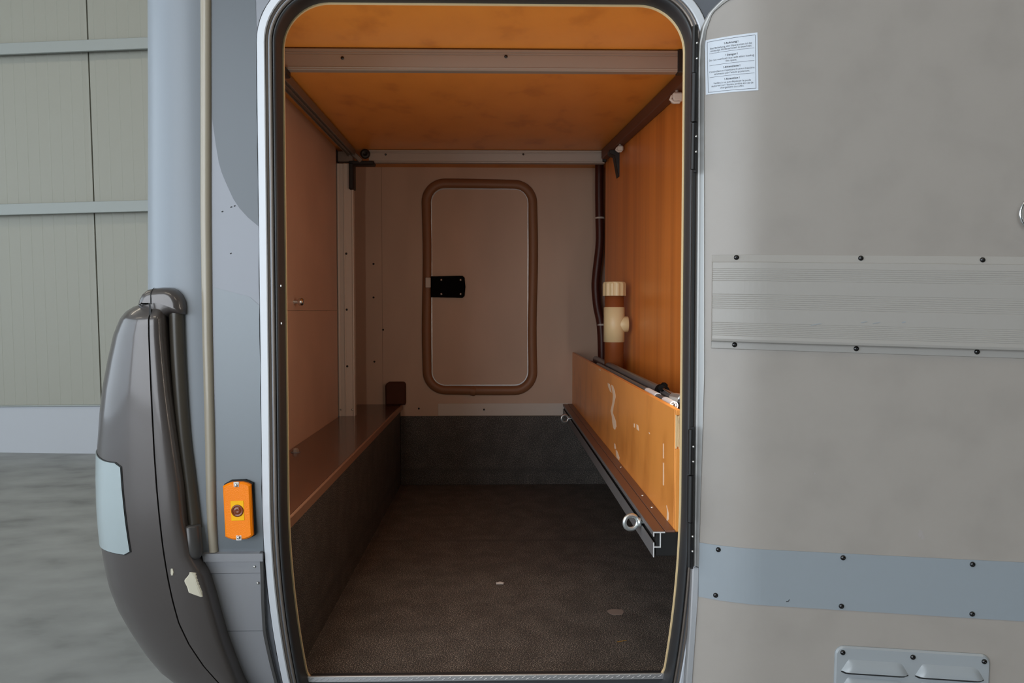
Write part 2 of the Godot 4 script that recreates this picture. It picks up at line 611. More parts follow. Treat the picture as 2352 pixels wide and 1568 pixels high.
func compartment() -> void:
	# floor tray
	var f := thing("floor", "dark speckled floor of the storage compartment", "floor", Vector3.ZERO, "", "structure")
	var top := MB.new()
	top.span(V(-0.434, 0.380, -2.15), V(0.62, 0.406, -0.2155))
	obj("tray_bottom", top, M.tray_brightened, f)
	var cheek := PackedVector2Array([Vector2(2.15, 0.380), Vector2(2.15, 0.757)])
	for k in 13:
		var yy := lerpf(0.757, 0.380, k / 12.0)
		cheek.append(Vector2(0.047 - zb(yy), yy))
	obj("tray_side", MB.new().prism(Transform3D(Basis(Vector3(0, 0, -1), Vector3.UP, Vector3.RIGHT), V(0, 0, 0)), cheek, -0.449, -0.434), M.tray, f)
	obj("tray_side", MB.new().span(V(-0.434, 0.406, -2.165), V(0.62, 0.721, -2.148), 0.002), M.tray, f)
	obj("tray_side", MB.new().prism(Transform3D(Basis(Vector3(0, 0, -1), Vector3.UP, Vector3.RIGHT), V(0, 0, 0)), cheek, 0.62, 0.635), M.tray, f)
	# worn pale patch on the floor
	var sp := PackedVector2Array()
	for k in 14:
		var a := TAU * k / 14
		sp.append(Vector2(0.314 + 0.021 * cos(a) * (1.0 + 0.12 * sin(3 * a)), 0.612 + 0.024 * sin(a) * (1.0 + 0.15 * cos(2 * a))))
	var flat := Transform3D(Basis(Vector3.RIGHT, Vector3(0, 0, -1), Vector3.UP), V(0, 0.406, 0))
	obj("worn_patch", MB.new().prism(flat, sp, -0.0005, 0.0006), M.stain, f, "pale worn patch on the dark floor")
	# walls
	var wl := thing("wall_left", "pinkish beige laminate side wall of the compartment", "wall", Vector3.ZERO, "", "structure")
	obj("wall_panel", MB.new().span(V(-0.637, 1.1985, -1.72), V(-0.630, 1.86, -0.06)), M.laminate, wl)
	obj("wall_panel", MB.new().span(V(-0.637, 0.76, -1.72), V(-0.630, 1.1975, -0.06)), M.laminate, wl)
	obj("recess_panel", MB.new().span(V(-0.668, 0.76, -2.15), V(-0.660, 1.86, -1.72)), M.dark_wood, wl)
	var wb := thing("wall_back", "brownish beige laminate far wall of the compartment", "wall", Vector3.ZERO, "", "structure")
	obj("wall_panel", MB.new().span(V(-0.668, 0.70, -2.18), V(-0.5135, 1.86, -2.15)), M.laminate_back, wb)
	obj("wall_panel", MB.new().span(V(-0.5125, 0.70, -2.18), V(0.64, 1.86, -2.15)), M.laminate_back, wb)
	obj("joint_strip", MB.new().span(V(-0.5135, 0.70, -2.18), V(-0.5125, 1.86, -2.152)), M.dark_wood, wb)
	obj("aluminium_plate", MB.new().span(V(-0.264, 0.7225, -2.15), V(0.34, 0.778, -2.1465), 0.001), M.pale_plastic, wb)
	for p in [[-0.552, 1.257], [-0.51, 1.112], [-0.55, 0.968], [-0.351, 0.755], [-0.551, 1.407]]:
		screw("screw", wb, V(p[0], p[1], -2.15), Vector3.BACK, 0.0045, M.screw_dark)
	screw("screw", wb, V(-0.056, 0.75, -2.1465), Vector3.BACK, 0.0045, M.screw_dark)
	var wr := thing("wall_right", "orange brown wood veneer side wall of the compartment", "wall", Vector3.ZERO, "", "structure")
	var ang := atan(0.069)
	var mz := -0.925
	obj("veneer_panel", MB.new().box(V(wall_x(mz) + 0.009, 1.31, mz), V(0.018, 1.06, 1.76 / cos(ang)), 0.001, Basis(Vector3.UP, ang)), M.wood_wall, wr)
	obj("outer_panel", MB.new().span(V(0.622, 0.76, -2.15), V(0.637, 1.86, -0.045)), M.dark_wood, wr)
	# ceiling
	var ce := thing("ceiling", "orange varnished plywood ceiling of the compartment", "ceiling", Vector3.ZERO, "", "structure")
	obj("plywood_panel", MB.new().span(V(-0.668, 1.838, -2.15), V(0.637, 1.856, -0.517)), M.wood_ceiling, ce)
	obj("plywood_panel", MB.new().span(V(-0.640, 1.838, -0.516), V(0.637, 1.856, -0.05)), M.wood_ceiling, ce)
	# ledge on the left with its nosing
	var le := thing("ledge", "dark brown ledge board with a worn beige front edge along the left wall", "ledge")
	obj("board", MB.new().span(V(-0.629, 0.757, -2.149), V(-0.4285, 0.775, -0.06), 0.001), M.ledge_top, le)
	obj("nosing", MB.new().span(V(-0.4285, 0.752, -2.14), V(-0.4215, 0.776, -0.06), 0.002), M.ledge_nose, le)
	# hatch on the far side
	var d := thing("door_1", "closed round-cornered hatch in the far wall of the compartment", "hatch", Vector3.ZERO, "", "structure")
	var leaf := round_rect(-0.292, 0.144, 0.859, 1.744, 0.062, 0.062, 8, 4)
	var lp := PackedVector2Array()
	for q in leaf[0]:
		lp.append(Vector2(q.x, q.y))
	obj("leaf", MB.new().prism(Transform3D(), lp, -2.149, -2.146, 0.001), M.laminate_back, d)
	var seal_path := round_rect(-0.292, 0.144, 0.859, 1.744, 0.062, 0.062, 10, 12)
	for i in seal_path[0].size():   # the profile bulges a little along its sides
		var q: Vector3 = seal_path[0][i]
		seal_path[0][i] = q + seal_path[1][i] * 0.003 * sin(q.y * 9.0 + q.x * 7.0)
	obj("edge_line", ring(round_rect(-0.292, 0.144, 0.859, 1.744, 0.062, 0.062, 8, 4), [[-0.004, 0.0], [-0.004, 0.0015], [0.0, 0.0015], [0.0, 0.0]], false, -2.1465, -1), M.alu, d)
	obj("seal_profile", ring(seal_path, [[0.0, 0.0], [0.002, 0.009], [0.010, 0.015], [0.022, 0.017], [0.033, 0.013], [0.040, 0.006], [0.041, -0.002]], false, -2.1485), M.seal_brown, d)
	obj("seal_joint", MB.new().tube([V(-0.118, 0.836, -2.145), V(-0.102, 0.835, -2.145), V(-0.094, 0.834, -2.145)], 0.02, 12, true, [0.021, 0.024, 0.021]), M.seal_brown, d)
	var lt := obj("latch", MB.new().prism(Transform3D(), PackedVector2Array([Vector2(-0.293, 1.258), Vector2(-0.152, 1.255), Vector2(-0.143, 1.264), Vector2(-0.139, 1.304), Vector2(-0.143, 1.346), Vector2(-0.152, 1.354), Vector2(-0.293, 1.351)]), -2.146, -2.126, 0.004), M.latch_black, d)
	for p in [[-0.246, 1.335], [-0.16, 1.335], [-0.246, 1.272], [-0.16, 1.272]]:
		screw("screw", lt, V(p[0], p[1], -2.126), Vector3.BACK, 0.006, M.screw_bright)
	obj("keeper", MB.new().box(V(-0.305, 1.323, -2.126), V(0.024, 0.046, 0.012), 0.003), M.pale_plastic, d)

# ==================================================================== the vehicle
func motorhome() -> void:
	var v := thing("motorhome", "silver grey motorhome with an open storage hatch in its side", "motorhome")
	# side wall with its opening
	var inn := round_rect(OPEN[0], OPEN[1], OPEN[2], OPEN[3], OPEN[4], OPEN[5], 10, 30)
	var rows := []
	var x0 := -0.536
	var x1 := 3.4
	var y0 := 0.30
	var y1 := 2.75
	for i in inn[0].size():
		var p: Vector3 = inn[0][i] + inn[1][i] * 0.012
		var n: Vector3 = inn[1][i]
		var t := 1e9
		if n.x > 0.001: t = minf(t, (x1 - p.x) / n.x)
		if n.x < -0.001: t = minf(t, (x0 - p.x) / n.x)
		if n.y > 0.001: t = minf(t, (y1 - p.y) / n.y)
		if n.y < -0.001: t = minf(t, (y0 - p.y) / n.y)
		var row := []
		for k in 13:
			var q := p + n * t * (k / 12.0)
			row.append(V(q.x, q.y, zb(q.y)))
		rows.append(row)
	rows.append(rows[0])
	var sw := MB.new()
	sw.smooth(1)
	sw.grid(rows)
	var thick := []
	for r in rows:
		var rr := []
		for q in r:
			rr.append(q - nb(q.y) * 0.03)
		thick.append(rr)
	sw.smooth(2)
	sw.grid(thick)
	var side := obj("side_wall", sw, M.paint, v)
	# painted bands on the rear strip of the wall
	var lx := [[2.0, -0.509], [0.7, -0.509]]
	var cut := [[1.5439, -0.508], [1.4899, -0.5012], [1.4551, -0.4955], [1.428, -0.485], [1.3931, -0.4692], [1.3714, -0.4524], [1.3504, -0.4275]]
	obj("painted_band", side_sheet(cut, [[2.0, -0.4275], [0.7, -0.4275]], 2.0, 1.3504, 0.0006, 0.0005, 40), M.stripe_dark, side, "darker grey painted band with a curved lower edge")
	obj("painted_band", side_sheet(lx, [[1.2408, -0.509], [1.2196, -0.4275], [0.7, -0.4275]], 1.2405, 0.752, 0.0006, 0.0005, 30), M.stripe_grey, side, "mid grey painted band below a slanting edge")
	for p in [[-0.476, 1.385], [-0.470, 1.387], [-0.492, 1.377], [-0.478, 1.302]]:
		obj("chip", MB.new().box(V(p[0], p[1], 0.0005), V(0.003, 0.0015, 0.001), 0.0, Basis(Vector3.BACK, 0.4)), M.black, side)
	# rounded rear corner and the rest of the body shell
	var cr := MB.new()
	cr.smooth(1)
	var crow := []
	var levels := [2.75, 2.1, 1.6, 1.25, 0.95, 0.8, 0.7, 0.6, 0.5, 0.4, 0.3]
	for y in levels:   # heights of the corner's rings
		var row := []
		var sh := zb(y)
		var ax: float = 0.108 + 0.0204 * clampf(1.24 - y, -0.75, 0.5)
		row.append(V(-0.50, y, sh - 0.003))
		for k in 73:   # a full round: it swells forward first, then turns back
			var t := lerpf(-0.36, PI / 2, k / 72.0)
			row.append(V(-0.557 - ax * sin(t), y, sh - 0.114 + 0.120 * cos(t)))
		row.append(V(-0.557 - ax, y, -0.6))
		row.append(V(-0.557 - ax - 0.012, y, -2.2))
		crow.append(row)
	cr.grid(crow)
	obj("rear_corner", cr, M.paint_column, v)
	var shell := MB.new()
	shell.span(V(-0.66, 2.75, -2.22), V(3.4, 2.80, -0.0))
	shell.span(V(-0.66, 0.32, -2.25), V(3.4, 2.75, -2.20))
	shell.span(V(3.35, 0.32, -2.2), V(3.4, 2.75, -0.03))
	shell.span(V(-0.60, 0.30, -2.2), V(3.4, 0.34, -0.30))
	obj("body_shell", shell, M.paint, v)
	for wz in [-0.36, -2.0]:
		var x := Transform3D(Basis(Vector3(1, 0, 0), Vector3(0, 0, 1), Vector3(0, -1, 0)), V(2.4, 0.32, wz))
		var wh := obj("wheel", MB.new().lathe(x, [[0.0, -0.09], [0.19, -0.09], [0.27, -0.10], [0.32, -0.07], [0.32, 0.07], [0.27, 0.10], [0.19, 0.09], [0.0, 0.06]], 32), M.tyre, v)
		obj("rim", MB.new().lathe(x, [[0.0, 0.08], [0.05, 0.10], [0.15, 0.085], [0.19, 0.105], [0.2, 0.09]], 32), M.alu, wh)
	# cream cover strip down the corner joint
	var tl := [[1.7546, -0.525], [1.3657, -0.5309], [1.156, -0.531], [0.974, -0.5291], [0.7552, -0.5278]]
	var tr := [[1.7547, -0.5058], [1.3658, -0.5115], [1.156, -0.5123], [0.9437, -0.5107], [0.7585, -0.5109]]
	var tm := MB.new()
	tm.smooth(1)
	var trows := []
	for i in 41:
		var y := lerpf(2.74, 0.757, i / 40.0)
		var a := lut(tl, y) - (0.004 if y > 1.76 else 0.0)
		var b := lut(tr, y) - (0.004 if y > 1.76 else 0.0)
		var row := []
		for k in 9:
			var t := PI * k / 8
			row.append(V((a + b) / 2 - (b - a) / 2 * cos(t), y, zb(y) - 0.002 + 0.011 * pow(sin(t), 0.7)))
		trows.append(row)
	tm.grid(trows)
	tm.smooth(-1)
	tm.fan(trows[-1])
	obj("cover_strip", tm, M.trim_cream, v)
	# amber side marker lamp
	var lamp := obj("marker_lamp", MB.new().prism(Transform3D(), PackedVector2Array([Vector2(-0.0255, -0.048), Vector2(-0.013, -0.0535), Vector2(0.013, -0.0535), Vector2(0.0265, -0.048), Vector2(0.0265, 0.048), Vector2(0.013, 0.0545), Vector2(-0.013, 0.0545), Vector2(-0.0255, 0.048)]), 0.0, 0.007, 0.001), M.black, v, "amber side marker lamp on a black base")
	lamp.transform = Transform3D(Basis(Vector3.BACK, deg_to_rad(1.9)), V(-0.4665, 0.838, 0.0008))
	var outl := PackedVector2Array()
	for q in [[-0.025, -0.046], [-0.019, -0.0495], [-0.010, -0.0523], [0.0, -0.0525], [0.010, -0.0523], [0.019, -0.0495], [0.0245, -0.046], [0.0245, 0.046], [0.019, 0.0495], [0.010, 0.0523], [0.0, 0.0525], [-0.010, 0.0523], [-0.019, 0.0495], [-0.025, 0.046]]:
		outl.append(Vector2(q[0], q[1]))
	obj("lens", MB.new().prism(Transform3D(), outl, 0.007, 0.017, 0.003), M.orange, lamp)
	obj("window", MB.new().box(V(0.0, 0.001, 0.0172), V(0.0235, 0.036, 0.0012), 0.0005), M.amber_window, lamp)
	var fwd := Transform3D(Basis(Vector3(1, 0, 0), Vector3(0, 0, 1), Vector3(0, -1, 0)), V(0.0, 0.001, 0.0178))
	obj("bulb", MB.new().lathe(fwd, [[0.0112, 0.0], [0.011, 0.0008], [0.0085, 0.0014], [0.0075, 0.0004], [0.0062, 0.0004], [0.0052, 0.0014], [0.0022, 0.0011], [0.0, 0.0004]], 24), M.bulb_brown, lamp)
	for s in [-1.0, 1.0]:
		obj("screw_seat", MB.new().box(V(0.0, s * 0.0485, 0.0165), V(0.010, 0.0095, 0.0025), 0.001), M.paper, lamp)
		screw("screw", lamp, V(0.0, s * 0.0475, 0.0178), Vector3.BACK, 0.0036, M.chrome)
	rear_moulding(v)
	skirt(v)
	hatch_frame(v)

func rear_moulding(v: Node3D) -> void:
	# height, seam, reach to the left of the seam, inner edge
	var L := [[1.212, -0.606, 0.045, -0.5901], [1.2061, -0.6048, 0.0661, -0.5894], [1.197, -0.6049, 0.0803, -0.5893], [1.1826, -0.6051, 0.0905, -0.5891], [1.156, -0.6053, 0.104, -0.5887], [1.1104, -0.6043, 0.1183, -0.5858], [1.0571, -0.6031, 0.1323, -0.5818], [1.0112, -0.6017, 0.1406, -0.5772], [0.9499, -0.5996, 0.1491, -0.57], [0.8883, -0.5965, 0.1545, -0.5629], [0.8262, -0.5921, 0.1593, -0.5589], [0.7619, -0.5886, 0.1622, -0.5493], [0.7199, -0.5862, 0.1631, -0.5303], [0.6762, -0.5833, 0.1633, -0.523], [0.6304, -0.5793, 0.1593, -0.5184], [0.582, -0.5684, 0.1563, -0.514], [0.5303, -0.5507, 0.1586, -0.5073], [0.4862, -0.5299, 0.1627, -0.502], [0.4392, -0.505, 0.1526, -0.4937], [0.4016, -0.4792, 0.1435, -0.4701], [0.37, -0.455, 0.12, -0.4445]]
	var T := [[], [], []]
	for r in L:
		for k in 3:
			T[k].append([r[0], r[k + 1]])
	var col := func(k: int, y: float) -> float: return lut(T[k], y)
	var pt := func(y: float, s: float, off: float) -> Vector3:   # s 0 at the seam .. 1 at the far left, beyond 1 straight back
		var xs: float = col.call(0, y)
		var a: float = col.call(1, y) + off
		var t := minf(s, 1.0) * PI / 2
		var e := 2.0 / 2.3
		var top := clampf((1.215 - y) / 0.03, 0.0, 1.0)
		var b := 0.15 * (0.72 + 0.28 * sqrt(top)) + off
		return V(xs - 0.0015 - a * pow(sin(t), e), y, zb(y) - 0.10 + b * pow(maxf(cos(t), 0.0), e) - maxf(s - 1.0, 0.0) * 0.3)
	var ys := []
	for i in L.size() - 1:
		for k in 3:
			ys.append(lerpf(L[i][0], L[i + 1][0], k / 3.0))
	ys.append(L[-1][0])
	var rows := []
	for y in ys:
		var row := []
		for k in 29:
			row.append(pt.call(y, k / 24.0, 0.0))
		rows.append(row)
	var mb := MB.new()
	mb.smooth(1)
	mb.grid(rows)
	mb.smooth(-1)
	mb.fan(rows[0])
	mb.fan(rows[-1])
	for i in rows.size() - 1:
		mb.quad(rows[i][0], rows[i + 1][0], rows[i + 1][0] - V(0, 0, 0.02), rows[i][0] - V(0, 0, 0.02))
	var root := obj("rear_moulding", mb, M.moulding, v, "brown grey metallic moulding wrapped round the rear corner")
	# the plate right of the seam
	rows = []
	for y in ys:
		var xs: float = col.call(0, y) + 0.001
		var xr: float = maxf(col.call(2, y), xs + 0.0005)
		var z := zb(y)
		var top := clampf((1.215 - y) / 0.03, 0.0, 1.0)
		var zf := z + 0.05 - 0.042 * (1.0 - sqrt(top))
		rows.append([V(xs, y, zf - 0.0005), V(xs + 0.001, y, zf), V(lerpf(xs, xr, 0.45), y, zf - 0.0005), V(lerpf(xs, xr, 0.85), y, zf - 0.002), V(xr, y, zf - 0.006), V(xr + 0.0025, y, zf - 0.016), V(xr + 0.003, y, z - 0.05)])
	mb = MB.new()
	mb.smooth(1)
	mb.grid(rows)
	mb.smooth(-1)
	mb.fan(rows[0])
	for i in rows.size() - 1:
		mb.quad(rows[i][0], rows[i + 1][0], rows[i + 1][0] - V(0, 0, 0.02), rows[i][0] - V(0, 0, 0.02))
	obj("inner_plate", mb, M.moulding, root)
	# dark joint between the two mouldings
	rows = []
	for y in ys:
		var xs: float = col.call(0, y)
		rows.append([V(xs - 0.002, y, zb(y) + 0.044), V(xs + 0.0015, y, zb(y) + 0.044)])
	obj("seam", MB.new().grid(rows), M.black, root)
	# pale lens let into the moulding, with its dark joint
	for pass_ in 2:
		var off: float = [0.0010, 0.0022][pass_]
		var grow: float = [0.0016, 0.0][pass_]
		rows = []
		for i in 25:
			var f := i / 24.0
			var row := []
			for k in 15:
				var g := k / 14.0
				var edge := lerpf(0.235, 0.205, f) - grow / 0.16 * 0.8
				# rounded corners on the right
				var cr := 0.045
				var dy: float = minf(f, 1.0 - f)
				if dy < cr:
					edge += 0.055 * (1.0 - sqrt(maxf(0.0, 1.0 - pow(1.0 - dy / cr, 2))))
				var s := lerpf(edge, 1.12, g)
				var ytop := 0.930 + grow + 0.012 * smoothstep(0.35, 0.85, s)
				var y := lerpf(ytop, 0.765 - grow, f)
				row.append(pt.call(y, s, off))
			rows.append(row)
		mb = MB.new()
		mb.smooth(1)
		mb.grid(rows)
		mb.smooth(-1)
		for i in rows.size() - 1:   # right edge closes on to the moulding
			var a: Vector3 = rows[i][0]
			var b: Vector3 = rows[i + 1][0]
			mb.quad(a, b, b - V(0, 0, off + 0.001), a - V(0, 0, off + 0.001))
		for r in [rows[0], rows[-1]]:
			for k in r.size() - 1:
				mb.quad(r[k], r[k + 1], r[k + 1] - V(-0.003, 0, 0.003), r[k] - V(-0.003, 0, 0.003))
		if pass_ == 0:
			obj("lens_joint", mb, M.black, root)
		else:
			obj("pale_lens", mb, M.lens_white, root, "pale bluish white lens on the rear corner")
	# rounded hood, dark tube and its socket
	var hood := [Vector2(-0.6364, 1.2060), Vector2(-0.6364, 1.2100), Vector2(-0.6339, 1.2193), Vector2(-0.6284, 1.2293), Vector2(-0.6199, 1.2363), Vector2(-0.6099, 1.2390), Vector2(-0.5945, 1.2405), Vector2(-0.5807, 1.2401), Vector2(-0.5701, 1.2355), Vector2(-0.5618, 1.2270), Vector2(-0.5566, 1.2162), Vector2(-0.5552, 1.2046), Vector2(-0.5562, 1.1923), Vector2(-0.5754, 1.1923), Vector2(-0.5808, 1.1907), Vector2(-0.5862, 1.1869), Vector2(-0.5939, 1.1850), Vector2(-0.6100, 1.1900), Vector2(-0.6250, 1.1980)]
	rows = []
	for q in [[0.0, -0.03], [0.0, 0.012], [0.0008, 0.019], [0.0030, 0.026], [0.0065, 0.0315], [0.0110, 0.0345], [0.0140, 0.0350]]:
		var row := []
		for i in hood.size():
			var a: Vector2 = (hood[i] - hood[i - 1]).normalized()
			var b: Vector2 = (hood[(i + 1) % hood.size()] - hood[i]).normalized()
			var nrm := (Vector2(-a.y, a.x) + Vector2(-b.y, b.x)).normalized()
			var p: Vector2 = hood[i] - nrm * q[0]
			row.append(V(p.x, p.y, q[1]))
		rows.append(row)
	mb = MB.new()
	mb.smooth(1)
	mb.grid(rows, true)
	mb.fan(rows[-1])
	obj("tube_hood", mb, M.moulding, root)
	rows = []
	for q in [[1.2402, 0.010], [1.2395, 0.019], [1.2365, 0.0265], [1.2325, 0.0320], [1.2280, 0.0348], [1.2200, 0.0357], [1.2100, 0.0357]]:
		rows.append([V(-0.6082, q[0] + 0.0002, q[1] + 0.0004), V(-0.6066, q[0] + 0.0002, q[1] + 0.0004)])
	obj("hood_seam", MB.new().grid(rows), M.black, root)
	var path := []
	path = [V(-0.5725, 1.195, 0.012), V(-0.5700, 1.10, 0.012), V(-0.5645, 0.985, 0.010), V(-0.556, 0.893, 0.008), V(-0.5478, 0.805, 0.006)]
	obj("dark_tube", MB.new().tube(smooth_path(path, 5), 0.0128, 16), M.grab, root)
	var ax := Basis(Vector3(1, 0, 0), Vector3(0.07, -1, 0.0).normalized(), Vector3(0, 0, 1))
	obj("tube_socket", MB.new().lathe(Transform3D(ax, V(-0.5525, 0.814, 0.014)), [[0.0, 0.0], [0.0155, 0.0], [0.0178, 0.003], [0.0178, 0.045], [0.0165, 0.055], [0.012, 0.062], [0.0, 0.0645]], 22), M.socket, root)
	# paint broken off down to the cream gel coat
	var plate_z := func(x: float, y: float) -> float:
		var xs: float = col.call(0, y) + 0.001
		var xr: float = col.call(2, y)
		return zb(y) + 0.05 + lut([[1.0, -0.006], [0.85, -0.002], [0.45, -0.0005], [0.0, 0.0]], clampf((x - xs) / (xr - xs), 0.0, 1.0))
	for q in [[[[0.7334, -0.5480], [0.7290, -0.5500], [0.723, -0.5545], [0.7169, -0.5585], [0.7055, -0.5570], [0.693, -0.5530], [0.689, -0.5455], [0.684, -0.5340]], [[0.7334, -0.5440], [0.7305, -0.5370], [0.7169, -0.5345], [0.7035, -0.5315], [0.693, -0.5290], [0.684, -0.5295]], "cream patch where the paint has broken off"], [[[0.741, -0.5790], [0.735, -0.5805], [0.728, -0.5800]], [[0.741, -0.5755], [0.734, -0.5745], [0.728, -0.5765]], "tiny pale paint chip"]]:
		var cm := MB.new()
		rows = []
		var n := 16
		for i in n + 1:
			var y := lerpf(q[0][0][0], q[0][-1][0], float(i) / n)
			var a := lut(q[0], y) + 0.0009 * sin(y * 2300.0)
			var b := lut(q[1], y) + 0.0006 * sin(y * 3100.0)
			var row := []
			for k in 9:
				var x := lerpf(a, b, k / 8.0)
				row.append(V(x, y, plate_z.call(x, y) + (0.0012 if k > 0 and k < 8 else -0.0006)))
			rows.append(row)
		cm.grid(rows)
		obj("paint_chip", cm, M.chip, root, q[2])

func smooth_path(p: Array, n: int) -> Array:
	var out := []
	for i in p.size() - 1:
		var a: Vector3 = p[maxi(i - 1, 0)]
		var b: Vector3 = p[i]
		var c: Vector3 = p[i + 1]
		var d: Vector3 = p[mini(i + 2, p.size() - 1)]
		for k in n:
			out.append(b.cubic_interpolate(c, a, d, float(k) / n))
	out.append(p[-1])
	return out

func skirt(v: Node3D) -> void:
	var l := [[0.76, -0.538], [0.7428, -0.5362], [0.6898, -0.5327], [0.629, -0.5259], [0.5553, -0.5198], [0.4881, -0.5071], [0.4587, -0.5031], [0.38, -0.49]]
	var r := [[0.76, -0.4275], [0.715, -0.4293], [0.5906, -0.4384], [0.4579, -0.4343], [0.30, -0.4343]]
	var root := obj("skirt_panel", side_sheet(l, r, 0.715, 0.592, 0.004, 0.004, 16), M.skirt, v, "dark grey skirt panel below the painted wall")
	obj("skirt_panel_lower", side_sheet(l, r, 0.590, 0.32, 0.0035, 0.004, 20), M.skirt, root)
	obj("upper_band", side_sheet(l, r, 0.7405, 0.7165, 0.0055, 0.006, 6), M.skirt, root)
	obj("top_lip", side_sheet(l, r, 0.757, 0.7420, 0.0105, 0.011, 6), M.skirt, root)
	var e0 := [[0.76, -0.4335], [0.715, -0.4350], [0.5906, -0.4440], [0.4579, -0.4400], [0.30, -0.44]]
	obj("edge_strip", side_sheet(e0, r, 0.758, 0.32, 0.009, 0.007, 30), M.socket, root)
	for p in [[-0.4455, 0.7295], [-0.4425, 0.6958]]:
		screw("rivet", root, V(p[0], p[1], zb(p[1])) + nb(p[1]) * 0.0055, nb(p[1]), 0.0028, M.screw_bright)
	# dark gap between the rear moulding and the skirt
	var g0 := []
	var g1 := []
	for q in l:
		g0.append([q[0], q[1] - 0.03])
		g1.append([q[0], q[1] + 0.001])
	obj("gap_seal", side_sheet(g0, g1, 0.757, 0.36, 0.001, 0.004, 24), M.black, root)

func hatch_frame(v: Node3D) -> void:
	var p := round_rect(OPEN[0], OPEN[1], OPEN[2], OPEN[3], OPEN[4], OPEN[5], 14, 40)
	var root := obj("hatch_frame", ring(p, [[0.0205, -0.012], [0.0207, 0.0035], [0.0222, 0.0052], [0.0330, 0.0052], [0.0350, 0.0035], [0.0352, -0.002]], true, 0.0, -1), M.flange_white, v, "white flanged frame round the hatch opening")
	obj("groove_profile", ring(p, [[0.0205, -0.012], [0.0203, 0.001], [0.0185, 0.0025], [0.0165, 0.0010], [0.0158, -0.004], [0.0145, -0.004], [0.0138, 0.0015], [0.0115, 0.0028], [0.0095, 0.0015], [0.0085, -0.004], [0.0080, -0.02]], true, 0.0, -1), M.alu_channel, root)
	obj("rubber_seal", ring(p, [[0.0088, -0.012], [0.0085, -0.003], [0.0072, 0.0015], [0.0050, 0.0020], [0.0030, -0.001], [0.0018, -0.008], [0.0012, -0.018], [0.0006, -0.030], [0.0002, -0.038]], true), M.rubber, root, "black rubber seal lining the hatch opening")
	obj("plywood_edge", ring(p, [[0.0006, -0.037], [-0.0022, -0.037], [-0.0026, -0.0385], [-0.0026, -0.0415], [0.0, -0.043]], true, 0.0, -1), M.ply, root, "thin cream plywood edge inside the rubber seal")
	obj("inner_lining", ring(p, [[0.012, -0.028], [0.0, -0.0415], [0.0, -0.046], [0.045, -0.046]], true, 0.0, -1), M.dark_wood, root)
	# irregular sealant along the outer edge
	var rng := RandomNumberGenerator.new()
	rng.seed = 4
	var sb := MB.new()
	sb.smooth(1)
	var rows := []
	for i in p[0].size():
		var w := 0.0362 + rng.randf() * 0.0014
		var row := []
		for q in [[0.0345, 0.0022], [0.0352, 0.0024], [w, 0.0012], [w + 0.0004, -0.001]]:
			var b: Vector3 = p[0][i] + p[1][i] * q[0]
			row.append(V(b.x, b.y, zb(b.y)) + nb(b.y) * q[1])
		rows.append(row)
	rows.append(rows[0])
	sb.grid(rows)
	obj("sealant", sb, M.black, root)
	# sill strip with a tread pattern
	var y := 0.4465
	var s := obj("sill_strip", MB.new().span(V(-0.391, y - 0.0125, -0.1755), V(0.352, y, -0.1690), 0.0012), M.alu, root, "bright aluminium tread strip on the sill")
	var tr := MB.new()
	for k in 34:
		var x := -0.380 + k * 0.0218
		tr.box(V(x, y - 0.005, -0.1688), V(0.009, 0.0018, 0.0012), 0.0004, Basis(Vector3.BACK, 0.5))
		tr.box(V(x + 0.009, y - 0.008, -0.1688), V(0.008, 0.0018, 0.0012), 0.0004, Basis(Vector3.BACK, 0.5))
	obj("tread_ribs", tr, M.alu, s)
	obj("sill_rubber", MB.new().span(V(-0.391, 0.375, -0.215), V(0.352, y - 0.0125, -0.176), 0.003), M.rubber, root)
	obj("frame_rivet", MB.new().box(V(-0.3905, 1.244, -0.006), V(0.003, 0.005, 0.003), 0.001), M.screw_bright, root)
	obj("frame_rivet", MB.new().box(V(-0.3905, 1.176, -0.006), V(0.003, 0.005, 0.003), 0.001), M.screw_bright, root)

# ==================================================================== the opened hatch door
func bow(x: float) -> float:   # the inner skin rolls away towards the hinge edge
	return -0.024 * pow(maxf(0.0, 1.0 - x / 0.115), 2.0)

